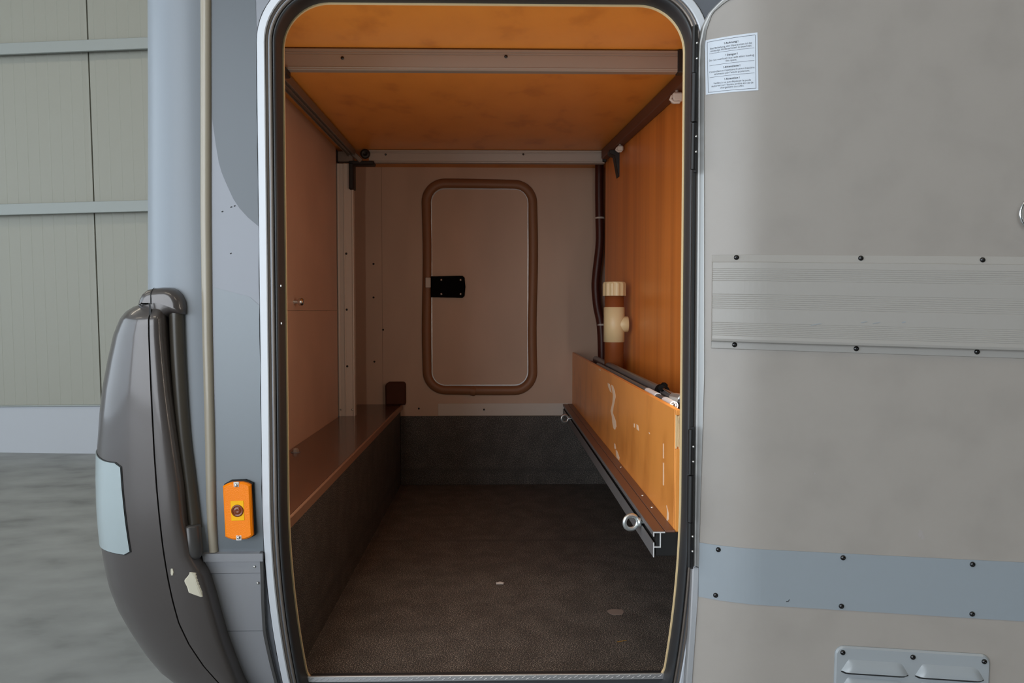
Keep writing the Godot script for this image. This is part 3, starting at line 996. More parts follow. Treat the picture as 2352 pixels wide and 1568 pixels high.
func hatch_door() -> void:
	var d := thing("hatch_door", "grey inside of the storage hatch door, swung wide open on the right", "hatch door", V(0.366, 0, 0.045))
	d.rotation_degrees.y = -7.5
	var outer := [[1.768, 0.085], [1.765, 0.075], [1.757, 0.045], [1.7393, 0.0212], [1.725, 0.0065], [1.703, -0.0045], [1.6732, -0.0102], [1.6432, -0.0114], [1.3627, -0.0104], [1.0545, -0.0099], [0.7329, -0.0109], [0.7312, -0.0139], [0.6215, -0.0176], [0.527, -0.0229], [0.45, -0.027], [0.40, -0.028]]
	var inner := [[1.7555, 0.085], [1.752, 0.070], [1.7400, 0.0360], [1.7232, 0.0139], [1.6952, 0.0045], [1.6578, 0.0011], [1.4387, 0.0032], [1.0857, 0.0065], [0.7571, 0.0004], [0.6739, -0.0011], [0.5278, -0.009], [0.45, -0.013], [0.40, -0.014]]
	# inner skin
	var mb := MB.new()
	mb.smooth(1)
	var rows := []
	for i in 61:
		var y := lerpf(1.7555, 0.40, i / 60.0)
		if i < 16:
			y = lerpf(1.7555, 1.64, i / 16.0)
		else:
			y = lerpf(1.64, 0.40, (i - 16) / 44.0)
		var a := lut(inner, y)
		var row := []
		for k in 31:
			var f := k / 30.0
			var x := lerpf(a, 0.765, f * f * 0.6 + f * 0.4)
			row.append(V(x, y, bow(x)))
		rows.append(row)
	mb.grid(rows)
	obj("inner_skin", mb, M.door_panel, d)
	# outer skin, core and the other three edges
	mb = MB.new()
	mb.span(V(0.06, 0.40, -0.038), V(0.775, 1.765, -0.012), 0.004)
	mb.span(V(-0.005, 0.42, -0.038), V(0.07, 1.69, -0.030), 0.003)
	obj("outer_skin", mb, M.paint, d)
	# aluminium edge in two lengths
	for part in 2:
		var yy: Array = [[1.768, 0.7330], [0.7312, 0.40]][part]
		rows = []
		for i in 61:
			var y := lerpf(yy[0], yy[1], i / 60.0)
			if part == 0 and i < 24:
				y = lerpf(1.768, 1.64, pow(i / 24.0, 1.6))
			elif part == 0:
				y = lerpf(1.64, 0.7330, (i - 24) / 36.0)
			var a := lut(outer, y)
			var b := lut(inner, y)
			if y > 1.7555:
				b = 0.085 + 0.0
			var z := bow(a) + 0.001
			rows.append([V(a + 0.003, y, -0.034), V(a, y, z - 0.008), V(a + 0.0004, y, z - 0.003), V(a + 0.0030, y, z + 0.0005), V(a + 0.0055, y, z + 0.001), V(b - 0.001, y, bow(b) + 0.0022), V(b + 0.0005, y, bow(b) - 0.0005)])
		mb = MB.new()
		mb.smooth(-1)
		mb.grid(rows)
		obj("edge_profile", mb, [M.door_trim, M.alu][part], d)
	# cover along the top, right and bottom edges
	mb = MB.new()
	mb.span(V(0.085, 1.7545, -0.034), V(0.78, 1.768, 0.0015), 0.002)
	mb.span(V(0.765, 0.40, -0.034), V(0.779, 1.768, 0.0015), 0.002)
	mb.span(V(-0.02, 0.388, -0.034), V(0.779, 0.402, 0.0015), 0.002)
	obj("edge_cover", mb, M.door_trim, d)
	# black strip in the gap and two hinges
	obj("gap_strip", MB.new().span(V(-0.0185, 0.74, -0.034), V(-0.0125, 1.70, -0.021), 0.001), M.black, d)
	for hy in [1.575, 0.86]:
		var h := obj("hinge", MB.new().span(V(-0.0165, hy - 0.13, -0.03), V(-0.011, hy + 0.13, -0.0165), 0.001), M.hinge_black, d)
		obj("knuckle", MB.new().tube([V(-0.0175, hy - 0.042, -0.012), V(-0.0175, hy + 0.042, -0.012)], 0.0058, 12), M.hinge_black, h)
		obj("knuckle", MB.new().tube([V(-0.0180, hy + 0.044, -0.014), V(-0.0180, hy + 0.125, -0.014)], 0.0045, 12), M.hinge_black, h)
		obj("knuckle", MB.new().tube([V(-0.0180, hy - 0.125, -0.014), V(-0.0180, hy - 0.044, -0.014)], 0.0045, 12), M.hinge_black, h)
		for k in [0.095, 0.068, -0.068, -0.095]:
			screw("screw", h, V(-0.0135, hy + k, -0.0095), V(-0.5, 0, 0.8), 0.0022, M.screw_bright)
	# ribbed stiffener: a shallow box section with screwed flanges
	var tilt := -0.0155
	var st := MB.new()
	var sec := [[1.2982, 0.0], [1.2980, 0.0010], [1.2870, 0.0042], [1.2855, 0.0046]]
	var y := 1.2845
	sec.append([y, 0.0105])
	for band in [[1.2729, 1.2522, 7], [1.2284, 1.2038, 8], [1.1784, 1.1561, 8]]:
		for k in band[2]:
			var c: float = lerpf(band[0], band[1], float(k) / (band[2] - 1))
			sec.append_array([[c + 0.0007, 0.0120], [c, 0.0115], [c - 0.0007, 0.0120]])
	sec.append_array([[1.1500, 0.0125], [1.1462, 0.0115], [1.1450, 0.0095], [1.1446, 0.0018], [1.1330, 0.0016], [1.1320, 0.0]])
	var ra := []
	var rb := []
	for q in sec:
		var low: float = 1.2982 - q[0]
		ra.append(V(0.0165, q[0] + 0.0, bow(0.0165) * 0.0 + q[1]))
		rb.append(V(0.75, q[0] + tilt * 0.7335 - low * 0.055, q[1]))
	var steps := []
	for i in 49:
		var f := pow(i / 48.0, 1.8)
		var row := []
		for k in ra.size():
			var p: Vector3 = ra[k].lerp(rb[k], f)
			p.z += bow(p.x) * 0.85
			row.append(p)
		steps.append(row)
	st.grid(steps)
	st.fan(steps[0])
	st.fan(steps[-1])
	var stiff := obj("ribbed_stiffener", st, M.door_strip, d, "light grey ribbed stiffener rail across the door")
	for q in [[0.0571, 1.2926], [0.2657, 1.2895], [0.4641, 1.2851], [0.662, 1.2815], [0.0557, 1.1388], [0.261, 1.1332], [0.459, 1.1288], [0.66, 1.123]]:
		screw("screw", stiff, V(q[0], q[1], bow(q[0]) * 0.85 + (0.0026 if q[1] > 1.2 else 0.0016)), Vector3.BACK, 0.0046, M.screw_dark)
	# scuffs on the rail
	for q in [[0.190, 1.1755, 0.018, 0.0012], [0.270, 1.1795, 0.010, 0.0012], [0.290, 1.178, 0.012, 0.001], [0.335, 1.1795, 0.006, 0.002]]:
		obj("scuff", MB.new().box(V(q[0], q[1], 0.0124), V(q[2], q[3], 0.0004), 0.0, Basis(Vector3.BACK, 0.2)), M.vent, stiff)
	# blue grey reinforcing plate
	var pl := MB.new()
	var pr := []
	for i in 61:
		var f := pow(i / 60.0, 1.8)
		var x := lerpf(-0.0008, 0.764, f)
		var ty := 0.7776 + tilt * 1.17 * x
		var by := 0.6778 + tilt * 1.47 * x
		var z := bow(x)
		pr.append([V(x, ty, z - 0.0005), V(x, ty, z + 0.0012), V(x, by, z + 0.0012), V(x, by, z - 0.0005)])
	pl.grid(pr)
	var plate := obj("reinforcing_plate", pl, M.door_plate, d, "flat blue grey reinforcing plate across the door")
	for q in [[0.0323, 0.7692], [0.2449, 0.7656], [0.4599, 0.7616], [0.67, 0.757], [0.0286, 0.6854], [0.2434, 0.6793], [0.4611, 0.6747], [0.67, 0.670]]:
		screw("screw", plate, V(q[0], q[1], bow(q[0]) + 0.0012), Vector3.BACK, 0.0046, M.screw_dark)
	obj("scratch_mark", MB.new().tube([V(0.1490, 0.6835, 0.0014), V(0.1525, 0.6840, 0.0014), V(0.1545, 0.6875, 0.0014)], 0.0006, 6), M.black, plate)
	vent(d)
	warning_label(d)
	# bent wire hook
	var hp := []
	for k in 28:
		var a := TAU * k / 28
		hp.append(V(0.5425 + 0.0265 * cos(a), 1.3610 + 0.0275 * sin(a), 0.012 - 0.004 * cos(a)))
	var hk := obj("wire_hook", MB.new().ring_tube(hp, 0.0022, 10), M.chrome, d, "chrome wire ring on the door")
	obj("hook_plate", MB.new().box(V(0.585, 1.361, 0.003), V(0.045, 0.022, 0.006), 0.002), M.zinc, hk)
	# smudges rubbed into the skin
	for q in [[0.374, 0.8125, 0.004, 0.007], [0.378, 0.806, 0.003, 0.004], [0.195, 0.9135, 0.0018, 0.002]]:
		var c := PackedVector2Array()
		for k in 9:
			var a := TAU * k / 9
			c.append(Vector2(q[0] + q[2] * cos(a) * (1 + 0.3 * sin(2 * a + q[0] * 50)), q[1] + q[3] * sin(a) * (1 + 0.25 * cos(3 * a))))
		obj("smudge", MB.new().prism(Transform3D(), c, 0.0, 0.0004), mat("smudge", Color(0.60, 0.575, 0.56), 0.6), d)

func vent(d: Node3D) -> void:
	# plate with rounded corners, four rows of pressed louvres; it hangs with the slope of the other fittings
	var tilt := Transform3D(Basis(Vector3.BACK, -0.0165), V(0.2335, 0.6095, 0.0))
	var w := 0.2585
	var rr := round_rect(0.0, w, -0.19, 0.0, 0.016, 0.016, 6, 3)
	var pp := PackedVector2Array()
	for q in rr[0]:
		pp.append(Vector2(q.x, q.y))
	var root := obj("vent_grille", MB.new().prism(tilt, pp, 0.0, 0.0055, 0.003), M.vent, d, "grey louvred vent grille low on the door")
	for q in [[0.0125, -0.0110], [0.1300, -0.0115], [0.2475, -0.0115], [0.0125, -0.179], [0.13, -0.179], [0.2475, -0.179]]:
		screw("screw", root, tilt * V(q[0], q[1], 0.0055), Vector3.BACK, 0.0045, M.screw_dark)
	for row in 5:
		for c in 2:
			var xa: float = [0.0105, 0.1345][c]
			var xb: float = [0.1235, 0.2480][c]
			var ty := -0.0225 - 0.0315 * row
			var by := ty - 0.0205
			var mb := MB.new()
			mb.smooth(1)
			var rows := []
			for i in 9:   # each louvre swells from its top edge to a lip that opens downwards
				var f := i / 8.0
				var r := []
				for k in 17:
					var g := k / 16.0
					var e := minf(1.0, minf(g, 1.0 - g) / 0.14)
					var ins := 0.012 * (1.0 - f)
					var h := 0.0085 * sin(f * PI / 2) * sqrt(maxf(0.0, 1.0 - pow(1.0 - e, 2)))
					r.append(tilt * V(lerpf(xa + ins, xb - ins, g), lerpf(ty, by, f), 0.0054 + h))
				rows.append(r)
			mb.grid(rows)
			var last: Array = rows[-1]
			var und := []
			for p in last:
				und.append(V(p.x, p.y - 0.0022 - (p.z - 0.0054) * 0.46, 0.0057))
			mb.smooth(-1)
			obj("louvre", mb, M.vent, root)
			var sl := MB.new()
			sl.grid([last, und])
			obj("slot_shade", sl, M.black, root)  # black face puts the shade under each lip into the colour

func warning_label(d: Node3D) -> void:
	var TL := Vector2(0.0015, 1.678)
	var TR := Vector2(0.0882, 1.6815)
	var BR := Vector2(0.0909, 1.582)
	var BL := Vector2(0.004, 1.5825)
	var at := func(px: float, py: float, off: float) -> Vector3:   # label's own units: 1000 across, 1100 down
		var s := px / 1000.0
		var t := py / 1100.0
		var p := TL.lerp(TR, s).lerp(BL.lerp(BR, s), t)
		return V(p.x, p.y, bow(p.x) + off)
	var rows := []
	for i in 9:
		var r := []
		for k in 13:
			r.append(at.call(k * 1000.0 / 12, i * 1100.0 / 8, 0.0006))
		rows.append(r)
	var mb := MB.new()
	mb.smooth(1)
	mb.grid(rows)
	var root := obj("warning_label", mb, M.sticker, d, "small white warning sticker in four languages")
	var line := func(x0: float, y0: float, x1: float, y1: float, w: float, vertical: bool) -> Array:
		var out := []
		for k in 9:
			var f := k / 8.0
			var x := lerpf(x0, x1, f)
			var y := lerpf(y0, y1, f)
			if vertical:
				out.append([at.call(x - w, y, 0.0009), at.call(x + w, y, 0.0009)])
			else:
				out.append([at.call(x, y - w, 0.0009), at.call(x, y + w, 0.0009)])
		return out
	mb = MB.new()
	mb.grid(line.call(45, 45, 955, 45, 3.2, false))
	mb.grid(line.call(45, 1060, 955, 1060, 3.2, false))
	mb.grid(line.call(45, 45, 45, 1060, 3.2, true))
	mb.grid(line.call(955, 45, 955, 1060, 3.2, true))
	obj("border", mb, M.ink, root)
	for yv in [287.0, 527.0, 765.0]:
		mb = MB.new()
		mb.grid(line.call(80, yv, 930, yv, 2.6, false))
		obj("rule", mb, M.ink, root)
	var bold := SystemFont.new()
	bold.font_names = PackedStringArray(["Droid Sans"])
	bold.font_weight = 700
	var plain := SystemFont.new()
	plain.font_names = PackedStringArray(["Droid Sans"])
	# text, left, right, baseline, bold
	for q in [["! Achtung !", 365, 630, 142, 1], ["Bei Beladung des Stauraumes ist die", 100, 890, 205, 0], ["zulässige Hinterachslast zu beachten.", 100, 890, 255, 0],
			["! Danger !", 385, 615, 378, 1], ["Do not overload rear axle when loading", 75, 925, 440, 0], ["this space.", 388, 600, 492, 0],
			["! Attenzione !", 340, 660, 612, 1], ["Controllare e rispettare il carico massimo", 75, 930, 675, 0], ["ammesso per l'assale posteriore.", 165, 840, 728, 0],
			["! Attention !", 360, 645, 848, 1], ["Veillez à ne pas dépasser le poids", 150, 860, 910, 0], ["autorisé sur l'essieu arrière en cas de", 110, 905, 962, 0], ["chargement du coffre.", 275, 730, 1012, 0]]:
		var tm := TextMesh.new()
		tm.text = q[0]
		tm.font = bold if q[4] else plain
		tm.font_size = 40
		tm.pixel_size = 1.0
		tm.depth = 0.0
		tm.curve_step = 2.0
		tm.horizontal_alignment = HORIZONTAL_ALIGNMENT_LEFT
		var arr := tm.get_mesh_arrays()
		var vs: PackedVector3Array = arr[Mesh.ARRAY_VERTEX]
		if vs.is_empty():
			continue
		var lo := vs[0]
		var hi := vs[0]
		for p in vs:
			lo = lo.min(p)
			hi = hi.max(p)
		var sx: float = (q[2] - q[1]) / (hi.x - lo.x)
		var cap: float = 36.0 if q[4] else 33.0
		var sy: float = cap / 29.0
		# the baseline sits at the font's own zero; descenders hang below it
		var base: float = tm_base(tm)
		var res := PackedVector3Array()
		for p in vs:
			res.append(at.call(q[1] + (p.x - lo.x) * sx, q[3] - (p.y - base) * sy, 0.0010))
		arr[Mesh.ARRAY_VERTEX] = res
		var nn := PackedVector3Array()
		nn.resize(res.size())
		nn.fill(Vector3.BACK)
		arr[Mesh.ARRAY_NORMAL] = nn
		arr[Mesh.ARRAY_TANGENT] = null
		var am := ArrayMesh.new()
		am.add_surface_from_arrays(Mesh.PRIMITIVE_TRIANGLES, arr)
		put("print_line", am, M.ink, root)

func tm_base(tm: TextMesh) -> float:
	# height of the foot of an x-high letter in the same font
	var t := TextMesh.new()
	t.text = "x"
	t.font = tm.font
	t.font_size = tm.font_size
	t.pixel_size = tm.pixel_size
	t.depth = 0.0
	var y := 1e9
	for p in (t.get_mesh_arrays()[Mesh.ARRAY_VERTEX] as PackedVector3Array):
		y = minf(y, p.y)
	return y

# ==================================================================== fittings of the compartment
func fittings() -> void:
	# aluminium frame under the ceiling
	var fr := thing("ceiling_frame", "aluminium frame of four rails under the wooden ceiling", "frame")
	for q in [[-0.517, -0.56, 0.444, 0.0], [-1.750, -0.505, 0.432, 0.0]]:
		var z: float = q[0]
		var sec := [[1.8365, -0.022], [1.8365, -0.002], [1.8345, 0.0], [1.8290, 0.0], [1.8285, -0.0012], [1.8270, -0.0012], [1.8265, 0.0], [1.8235, 0.0], [1.8230, -0.0012], [1.8215, -0.0012], [1.8210, 0.0], [1.7925, 0.0], [1.7915, 0.0012], [1.7900, 0.0012], [1.7890, 0.0], [1.7855, 0.0], [1.7840, -0.002], [1.7840, -0.022]]
		var a := []
		var b := []
		for s in sec:
			a.append(V(q[1], s[0] - (0.0015 if z > -1 else -0.0005), z + s[1]))
			b.append(V(q[2], s[0] - (0.0015 if z > -1 else -0.0005), z + s[1]))
		var mb := MB.new()
		mb.grid([a, b], true)
		mb.fan(a)
		mb.fan(b)
		var rail := obj("cross_rail", mb, M.alu_dull, fr)
		for p in ([[-0.373, 1.811], [0.024, 1.817]] if z > -1 else [[-0.439, 1.817], [0.108, 1.820]]):
			screw("screw", rail, V(p[0], p[1], z + 0.0005), Vector3.BACK, 0.0042, M.screw_dark)
	obj("end_cap", MB.new().span(V(0.444, 1.781, -0.545), V(0.462, 1.8365, -0.514), 0.002), M.bracket_black, fr)
	obj("end_cap", MB.new().span(V(-0.575, 1.768, -0.545), V(-0.505, 1.786, -0.500), 0.003), M.bracket_black, fr)
	obj("end_cap", MB.new().span(V(0.424, 1.790, -1.775), V(0.440, 1.842, -1.742), 0.002), M.bracket_black, fr)
	# rails running to the back along both sides
	var sr := MB.new()
	sr.span(V(-0.592, 1.812, -1.74), V(-0.562, 1.837, -0.545), 0.002)
	sr.span(V(-0.5605, 1.808, -1.74), V(-0.5565, 1.834, -0.545), 0.001)
	sr.span(V(-0.570, 1.806, -1.74), V(-0.5675, 1.814, -0.545), 0.0008)
	sr.span(V(-0.586, 1.806, -1.74), V(-0.5835, 1.814, -0.545), 0.0008)
	obj("side_rail", sr, M.alu_channel, fr)
	obj("side_rail", MB.new().box(V(wall_x(-1.13) - 0.016, 1.8185, -1.13), V(0.030, 0.038, 1.22), 0.003, Basis(Vector3.UP, atan(0.069))), M.dark_wood, fr)
	# corner fitting and knob over the post
	obj("corner_block", MB.new().span(V(-0.628, 1.787, -1.775), V(-0.566, 1.829, -1.738), 0.003), M.alu_channel, fr)
	obj("block_end", MB.new().span(V(-0.6315, 1.784, -1.776), V(-0.6275, 1.832, -1.736), 0.001), M.bracket_black, fr)
	obj("corner_brace", MB.new().box(V(-0.552, 1.806, -1.738), V(0.052, 0.020, 0.012), 0.003, Basis(Vector3.BACK, -0.75)), M.alu_channel, fr)
	var kx := Transform3D(Basis(Vector3(1, 0, 0), Vector3(0, 0, 1), Vector3(0, -1, 0)), V(-0.518, 1.817, -1.742))
	obj("knob", MB.new().lathe(kx, [[0.019, 0.0], [0.019, 0.008], [0.016, 0.012], [0.008, 0.014], [0.006, 0.010], [0.0, 0.010]], 16), M.bracket_black, fr)
	# black angle bracket under the rear rail
	var br := MB.new()
	br.span(V(-0.583, 1.775, -1.79), V(-0.484, 1.7905, -1.735), 0.003)
	br.span(V(-0.583, 1.677, -1.79), V(-0.564, 1.785, -1.735), 0.004)
	var bo := obj("angle_bracket", br, M.bracket_black)
	tag(bo, "black angle bracket at the top of the aluminium post", "bracket")
	br = MB.new()
	var tri := Transform3D(Basis(), V(0, 0, 0))
	br.prism(tri, PackedVector2Array([Vector2(0.424, 1.800), Vector2(0.424, 1.786), Vector2(0.443, 1.778), Vector2(0.458, 1.700), Vector2(0.464, 1.700), Vector2(0.467, 1.800), Vector2(0.480, 1.822), Vector2(0.468, 1.822), Vector2(0.452, 1.800)]), -1.60, -1.55, 0.002)
	tag(obj("angle_bracket", br, M.bracket_black), "black gusset bracket at the top of the veneer wall", "bracket")
	# post at the end of the left wall
	var po := thing("post", "upright aluminium profile at the end of the left wall", "post", V(-0.601, 0.775, -1.75))
	var pf := MB.new()
	var prof := [[-0.034, -0.03], [-0.034, 0.0], [-0.029, 0.002], [-0.024, 0.0], [-0.0225, -0.002], [-0.0075, -0.002], [-0.006, 0.001], [-0.001, 0.001], [0.0005, -0.001], [0.024, -0.001], [0.028, 0.0015], [0.032, 0.0], [0.0335, -0.004], [0.0335, -0.03]]
	var a := []
	var b := []
	for q in prof:
		a.append(V(q[0] + 0.0, 1.006, q[1]))
		b.append(V(q[0] - 0.0, 0.0, q[1]))
	pf.grid([a, b], true)
	pf.fan(a)
	pf.fan(b)
	obj("profile", pf, M.pale_plastic, po)
	for yv in [0.650, 0.427, 0.20]:
		screw("screw", po, V(0.003, yv, -0.001), Vector3.BACK, 0.0045, M.screw_dark)
	for xv in [-0.024, 0.022]:
		screw("screw", po, V(xv, 0.026, 0.0), Vector3.BACK, 0.0038, M.screw_bright)
	for s in [-1.0, 1.0]:  # fill lights added to brighten the compartment interior
		var cl := thing("added_fill_lamp", "added slim fill light inside the compartment, %s of the hatch" % ["left", "", "right"][int(s) + 1], "lamp", Vector3(0.495 * s - 0.012, 1.24, -0.0755), "added fill lights beside the hatch")
		cl.rotation_degrees.y = 53.0 * s
		obj("housing", MB.new().box(V(0, 0, -0.011), V(0.06, 0.70, 0.02), 0.004), M.pale_plastic, cl)
		obj("diffuser", MB.new().box(V(0, 0, -0.0225), V(0.05, 0.66, 0.006), 0.002), M.lamp_glow, cl)
	# white plastic clips along the right edge of the ceiling
	for q in [[0.494, 1.787, -0.745, 1.25], [0.4485, 1.790, -1.455, 1.0]]:
		var c := thing("cable_clip", "white plastic clip on the ceiling edge nearest the hatch" if q[3] > 1.1 else "white plastic clip on the ceiling edge near the rear rail", "clip", V(q[0], q[1], q[2]), "white clips on the ceiling edge")
		var k: float = q[3]
		obj("body", MB.new().box(V(0, -0.006, 0) * k, V(0.022, 0.020, 0.026) * k, 0.004), M.pale_plastic, c)
		obj("hook", MB.new().tube([V(-0.012, -0.004, 0.008) * k, V(-0.016, -0.012, 0.010) * k, V(-0.008, -0.018, 0.010) * k, V(0.004, -0.017, 0.010) * k], 0.0035 * k, 8), M.pale_plastic, c)
		obj("pin", MB.new().tube([V(0.0, 0.0, 0.0), V(0.0, 0.020 * k, 0.0)], 0.005, 10), M.alu_dull, c)
	# chrome catch on the left wall, bolt head on the ledge
	var ca := thing("door_catch", "small chrome catch standing off the left wall", "catch", V(-0.630, 1.2257, -1.046))
	obj("stem", MB.new().tube([V(0, 0, 0), V(0.014, 0, 0.0)], 0.006, 14), M.zinc, ca)
	obj("head", MB.new().lathe(Transform3D(Basis(Vector3(0, 1, 0), Vector3(1, 0, 0), Vector3(0, 0, -1)), V(0.014, 0, 0)), [[0.0, 0.0], [0.0105, 0.0], [0.0118, 0.003], [0.0118, 0.012], [0.009, 0.0155], [0.0, 0.0165]], 18), M.chrome, ca)
	var bl := thing("ledge_bolt", "small bolt with washer standing on the dark ledge by the left wall", "bolt", V(-0.600, 0.775, -0.93))
	obj("washer", MB.new().lathe(Transform3D(), [[0.0, 0.0], [0.014, 0.0], [0.014, 0.002], [0.0, 0.002]], 18, -1), M.alu_dirty, bl)
	obj("head", MB.new().lathe(Transform3D(Basis(), V(0, 0.002, 0)), [[0.0095, 0.0], [0.0095, 0.007], [0.006, 0.011], [0.0, 0.012]], 6, -1), M.alu_dull, bl)
	# brown plastic cover at the back end of the ledge
	var cv := PackedVector2Array()
	for q in [[-0.497, 0.776], [-0.410, 0.776], [-0.408, 0.784], [-0.408, 0.866], [-0.412, 0.874], [-0.420, 0.878], [-0.482, 0.878], [-0.492, 0.872], [-0.497, 0.862]]:
		cv.append(Vector2(q[0], q[1]))
	tag(obj("corner_cover", MB.new().prism(Transform3D(), cv, -2.15, -2.11, 0.006), M.plastic_brown), "brown plastic cover on the far wall at the ledge's end", "cover")
	# drain pipe in front of the veneer wall
	var dp := thing("drain_pipe", "brown drain pipe with cream tee and cream screw cap", "pipe", V(0.412, 0.9955, -1.33))
	obj("pipe", MB.new().lathe(Transform3D(), [[0.0, 0.0], [0.0335, 0.0], [0.0335, 0.258], [0.0, 0.258]], 24), M.pipe_brown, dp)
	obj("tee", MB.new().lathe(Transform3D(Basis(), V(0, 0.093, 0)), [[0.0335, 0.0], [0.0365, 0.001], [0.0365, 0.121], [0.0335, 0.122]], 26), M.pipe_cream, dp)
	obj("branch", MB.new().lathe(Transform3D(Basis(Vector3(0, 1, 0), Vector3(1, 0, 0), Vector3(0, 0, -1)), V(0.01, 0.155, 0.004)), [[0.0, 0.0], [0.028, 0.0], [0.028, 0.036], [0.026, 0.038], [0.0, 0.038]], 22), M.pipe_cream, dp)
	var cap := MB.new()
	var cr := []
	for h in [0.254, 0.256, 0.296, 0.302, 0.304]:
		var row := []
		for k in 48:
			var t := TAU * k / 48
			var r := 0.0405 if (k / 2) % 2 else 0.0385
			if h > 0.297: r = 0.0375
			if h > 0.303: r = 0.030
			row.append(V(r * cos(t), h, r * sin(t)))
		cr.append(row)
	cap.smooth(-1)
	cap.grid(cr, true)
	cap.fan(cr[-1])
	obj("screw_cap", cap, M.pipe_cream, dp)
	# hose in the gap behind the veneer wall
	var ho := thing("hose", "dark red brown hose hanging in the gap behind the veneer wall", "hose", Vector3.ZERO)
	obj("tube", MB.new().tube(smooth_path([V(0.452, 1.836, -2.06), V(0.452, 1.72, -2.06), V(0.454, 1.604, -2.06), V(0.455, 1.49, -2.06), V(0.441, 1.36, -2.06), V(0.438, 1.30, -2.06), V(0.445, 1.22, -2.06), V(0.461, 1.137, -2.06), V(0.467, 1.03, -2.06), V(0.468, 0.90, -2.06)], 6), 0.019, 14), M.hose, ho)
	for q in [[0.455, 1.600], [0.463, 1.132]]:
		obj("cable_tie", MB.new().lathe(Transform3D(Basis(), V(q[0], q[1], -2.06)), [[0.0195, 0.0], [0.0205, 0.001], [0.0205, 0.007], [0.0195, 0.008]], 18), M.pale_plastic, ho)
	# stowage trough: beam, board and shelf
	var bm := thing("support_beam", "dirty black beam edged with an aluminium rail below the orange board", "beam")
	obj("beam_body", MB.new().span(V(0.3065, 0.7265, -2.14), V(0.615, 0.7725, -0.062), 0.001), M.black, bm)
	var cs := MB.new()
	var t := 0.0022
	cs.span(V(0.3010, 0.7255, -2.14), V(0.3032, 0.7540, -0.06), 0.0004)
	cs.span(V(0.3032, 0.7440, -2.14), V(0.3160, 0.7462, -0.06), 0.0004)
	cs.span(V(0.3138, 0.7462, -2.14), V(0.3160, 0.7722, -0.06), 0.0004)
	cs.span(V(0.3010, 0.7722, -2.14), V(0.3240, 0.7745, -0.06), 0.0004)
	cs.span(V(0.3010, 0.7655, -2.14), V(0.3032, 0.7722, -0.06), 0.0004)
	var ce := MB.new()
	for q in [[0.3010, 0.7255, 0.3032, 0.7540], [0.3032, 0.7440, 0.3160, 0.7462], [0.3138, 0.7462, 0.3160, 0.7722], [0.3010, 0.7722, 0.3240, 0.7745], [0.3010, 0.7655, 0.3032, 0.7722]]:
		ce.span(V(q[0], q[1], -0.060), V(q[2], q[3], -0.0590))
	obj("cut_end", ce, M.chrome_dull, bm, "bright cut end of the aluminium rail")
	obj("slotted_rail", cs, M.alu_dirty, bm, "slotted aluminium rail for eye bolts")
	obj("top_strip", MB.new().span(V(0.3245, 0.7725, -2.14), V(0.3440, 0.7765, -0.062), 0.0008), M.rail_brown, bm)
	obj("top_strip", MB.new().span(V(0.3020, 0.7745, -2.14), V(0.3230, 0.7752, -0.062), 0.0003), M.rail_brown, bm)
	for q in [[0.334, -0.35], [0.334, -0.24], [0.336, -0.68]]:
		screw("screw", bm, V(q[0], 0.7765, q[1]), Vector3.UP, 0.0035, M.screw_bright)
	var bd := thing("partition_board", "orange veneered partition board with a chipped end and white scratches", "board", V(0.344, 0.7725, 0))
	obj("board", MB.new().span(V(0, 0, -2.145), V(0.0105, 0.2360, -0.075), 0.0008), M.wood_board, bd)
	obj("end_lipping", MB.new().span(V(0.0005, 0, -0.075), V(0.0115, 0.160, -0.0655), 0.0008), M.wood_board, bd)
	obj("end_lipping", MB.new().span(V(0.0005, 0.226, -0.075), V(0.0115, 0.2360, -0.0665), 0.0008), M.wood_board, bd)
	var spl := MB.new()
	spl.span(V(0.0015, 0.160, -0.075), V(0.0045, 0.228, -0.0715), 0.0006)
	spl.span(V(0.0050, 0.164, -0.075), V(0.0075, 0.224, -0.0700), 0.0006)
	spl.span(V(0.0078, 0.158, -0.075), V(0.0105, 0.226, -0.0725), 0.0006)
	obj("broken_edge", spl, M.ply, bd, "splintered bare wood at the board's end")
	for sc in [[[0.976, -0.978, 0.0234], [0.9645, -0.959, 0.0276], [0.9541, -0.931, 0.0135]],
			[[0.9776, -0.905, 0.0176], [0.966, -0.878, 0.03], [0.9487, -0.86, 0.0254], [0.9276, -0.877, 0.0172], [0.9077, -0.902, 0.0176], [0.8975, -0.911, 0.0221], [0.8815, -0.866, 0.0381], [0.8661, -0.857, 0.0378], [0.8534, -0.857, 0.017]],
			[[0.8129, -0.847, 0.0084], [0.8017, -0.838, 0.0167], [0.7977, -0.846, 0.0059]],
			[[0.7998, -0.813, 0.0123], [0.7893, -0.788, 0.0318], [0.779, -0.787, 0.0239]],
			[[0.9179, -0.521, 0.0062], [0.9081, -0.521, 0.0062]], [[0.9208, -0.479, 0.0119], [0.9089, -0.472, 0.0147]],
			[[0.9254, -0.329, 0.0051], [0.9224, -0.324, 0.005]], [[0.9259, -0.175, 0.003], [0.8954, -0.174, 0.0034]],
			[[0.8864, -0.173, 0.0038], [0.8398, -0.172, 0.0038]], [[0.8058, -0.141, 0.002], [0.7957, -0.128, 0.006], [0.7825, -0.128, 0.008], [0.775, -0.136, 0.0029]],
			[[1.0039, -1.19, 0.030], [1.0003, -1.185, 0.020]]]:
		var sm := MB.new()
		var rows := []
		for q in sc:
			rows.append([V(-0.0004, q[0] - 0.7725, q[1] - q[2]), V(-0.0004, q[0] - 0.7725, q[1] + q[2])])
		sm.grid(rows)
		var rows2 := []
		for r in rows:
			rows2.append([r[1], r[1] + V(0.0006, 0, 0)])
		sm.grid(rows2)
		obj("scratch", sm, M.scratch, bd)
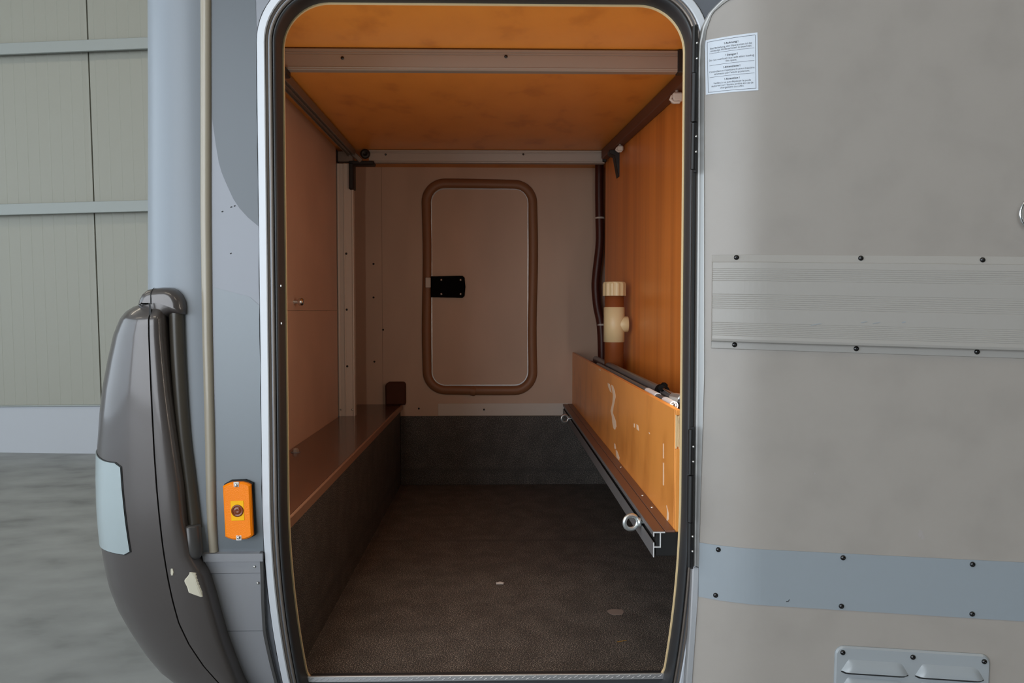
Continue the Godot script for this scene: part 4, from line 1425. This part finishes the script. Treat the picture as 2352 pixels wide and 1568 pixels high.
	tag(obj("trough_shelf", MB.new().span(V(0.3555, 0.980, -1.79), V(0.432, 0.9945, -0.064), 0.001), M.dark_wood), "narrow dark shelf behind the orange board carrying the poles", "shelf")
	# eye bolts in the rail
	for q in [[0.7595, -0.186, "eye bolt in the slotted rail nearest the hatch"], [0.757, -1.79, "eye bolt at the far end of the slotted rail"]]:
		var eb := thing("eye_bolt", "galvanised " + q[2], "eye bolt", V(0.301, q[0], q[1]), "eye bolts in the slotted rail")
		var rp := []
		for k in 26:
			var an := TAU * k / 26
			rp.append(V(-0.0215 + 0.0142 * cos(an), 0.0145 * sin(an), -0.004 * cos(an)))
		obj("ring", MB.new().ring_tube(rp, 0.0047, 12), M.zinc, eb)
		obj("collar", MB.new().lathe(Transform3D(Basis(Vector3(0, 1, 0), Vector3(1, 0, 0), Vector3(0, 0, -1)), V(-0.0085, 0, 0)), [[0.0, 0.0], [0.0075, 0.0], [0.0095, 0.0025], [0.0095, 0.0075], [0.0, 0.0085]], 18), M.zinc, eb)
		obj("shank", MB.new().tube([V(-0.002, 0, 0), V(0.010, 0, 0)], 0.0038, 10), M.zinc, eb)

# ==================================================================== poles and litter
func poles_and_litter() -> void:
	# thick grey pole with clamp
	var pa := thing("telescopic_pole", "thick grey telescopic pole with a black clamp behind the orange board", "pole", V(0.392, 1.0069, -1.68))
	obj("outer_tube", MB.new().tube([V(0, 0, 0), V(0, 0, 1.26)], 0.0122, 18), M.pole_grey, pa)
	obj("inner_tube", MB.new().tube([V(0.001, 0, 1.26), V(0.001, 0, 1.50)], 0.0095, 16), M.pole_grey, pa)
	var cl := obj("clamp", MB.new().tube([V(0, 0.002, 1.245), V(0, 0.002, 1.272)], 0.0155, 18), M.latch_black, pa)
	obj("clamp_knob", MB.new().tube([V(-0.004, 0.010, 1.29), V(-0.012, 0.014, 1.305)], 0.007, 14), M.latch_black, cl)
	obj("clamp_lug", MB.new().box(V(0.004, 0.015, 1.262), V(0.014, 0.014, 0.022), 0.004), M.latch_black, cl)
	obj("clamp_screw", MB.new().tube([V(-0.010, 0.0135, 1.305), V(-0.004, 0.006, 1.400)], 0.0022, 8), M.chrome, cl)
	obj("pole_foot", MB.new().box(V(-0.002, 0.003, 1.435), V(0.024, 0.022, 0.05), 0.006, Basis(Vector3.UP, 0.3)), M.zinc, pa)
	# thinner pole with white sleeves
	var pb := thing("tent_pole", "thin grey pole with white sleeves and a round capped end lying beside the orange board", "pole", V(0.3655, 1.0038, -1.40))
	obj("rod", MB.new().tube([V(0, 0, 0), V(0, 0, 1.218)], 0.0078, 16), M.pole_grey, pb)
	obj("white_sleeve", MB.new().tube([V(0, 0, 0.940), V(0, 0, 1.060)], 0.0092, 18), M.pole_white, pb)
	obj("white_sleeve", MB.new().tube([V(0, 0, 1.140), V(0, 0, 1.2225)], 0.0092, 18), M.pole_white, pb)
	obj("end_cap", MB.new().lathe(Transform3D(Basis(Vector3(1, 0, 0), Vector3(0, 0, 1), Vector3(0, -1, 0)), V(0, 0, 1.2225)), [[0.0068, 0.0], [0.0064, 0.0015], [0.004, 0.003], [0.0, 0.0034]], 18), M.chrome, pb)
	# litter on the floor
	var sc := MB.new()
	sc.smooth(1)
	sc.grid([[V(-0.010, 0.001, -0.006), V(0.0, 0.004, -0.008), V(0.011, 0.001, -0.005)], [V(-0.012, 0.003, 0.0), V(0.0, 0.006, 0.0), V(0.012, 0.004, 0.001)], [V(-0.009, 0.001, 0.007), V(0.002, 0.003, 0.008), V(0.010, 0.001, 0.006)]])
	sc.smooth(-1)
	sc.box(V(0, 0.0012, 0), V(0.020, 0.0024, 0.012), 0.0005)
	var so := obj("paper_scrap", sc, M.paper)
	so.position = V(0.0095, 0.406, -0.836)
	tag(so, "tiny white scrap of paper on the dark floor", "scrap")
	var stw := obj("straw", MB.new().tube([V(-0.012, 0.0012, 0.004), V(0.0, 0.0016, 0.001), V(0.012, 0.0013, -0.004)], 0.0011, 6), M.straw)
	stw.position = V(0.300, 0.4062, -0.425)
	tag(stw, "short yellow straw on the dark floor near the sill", "straw")
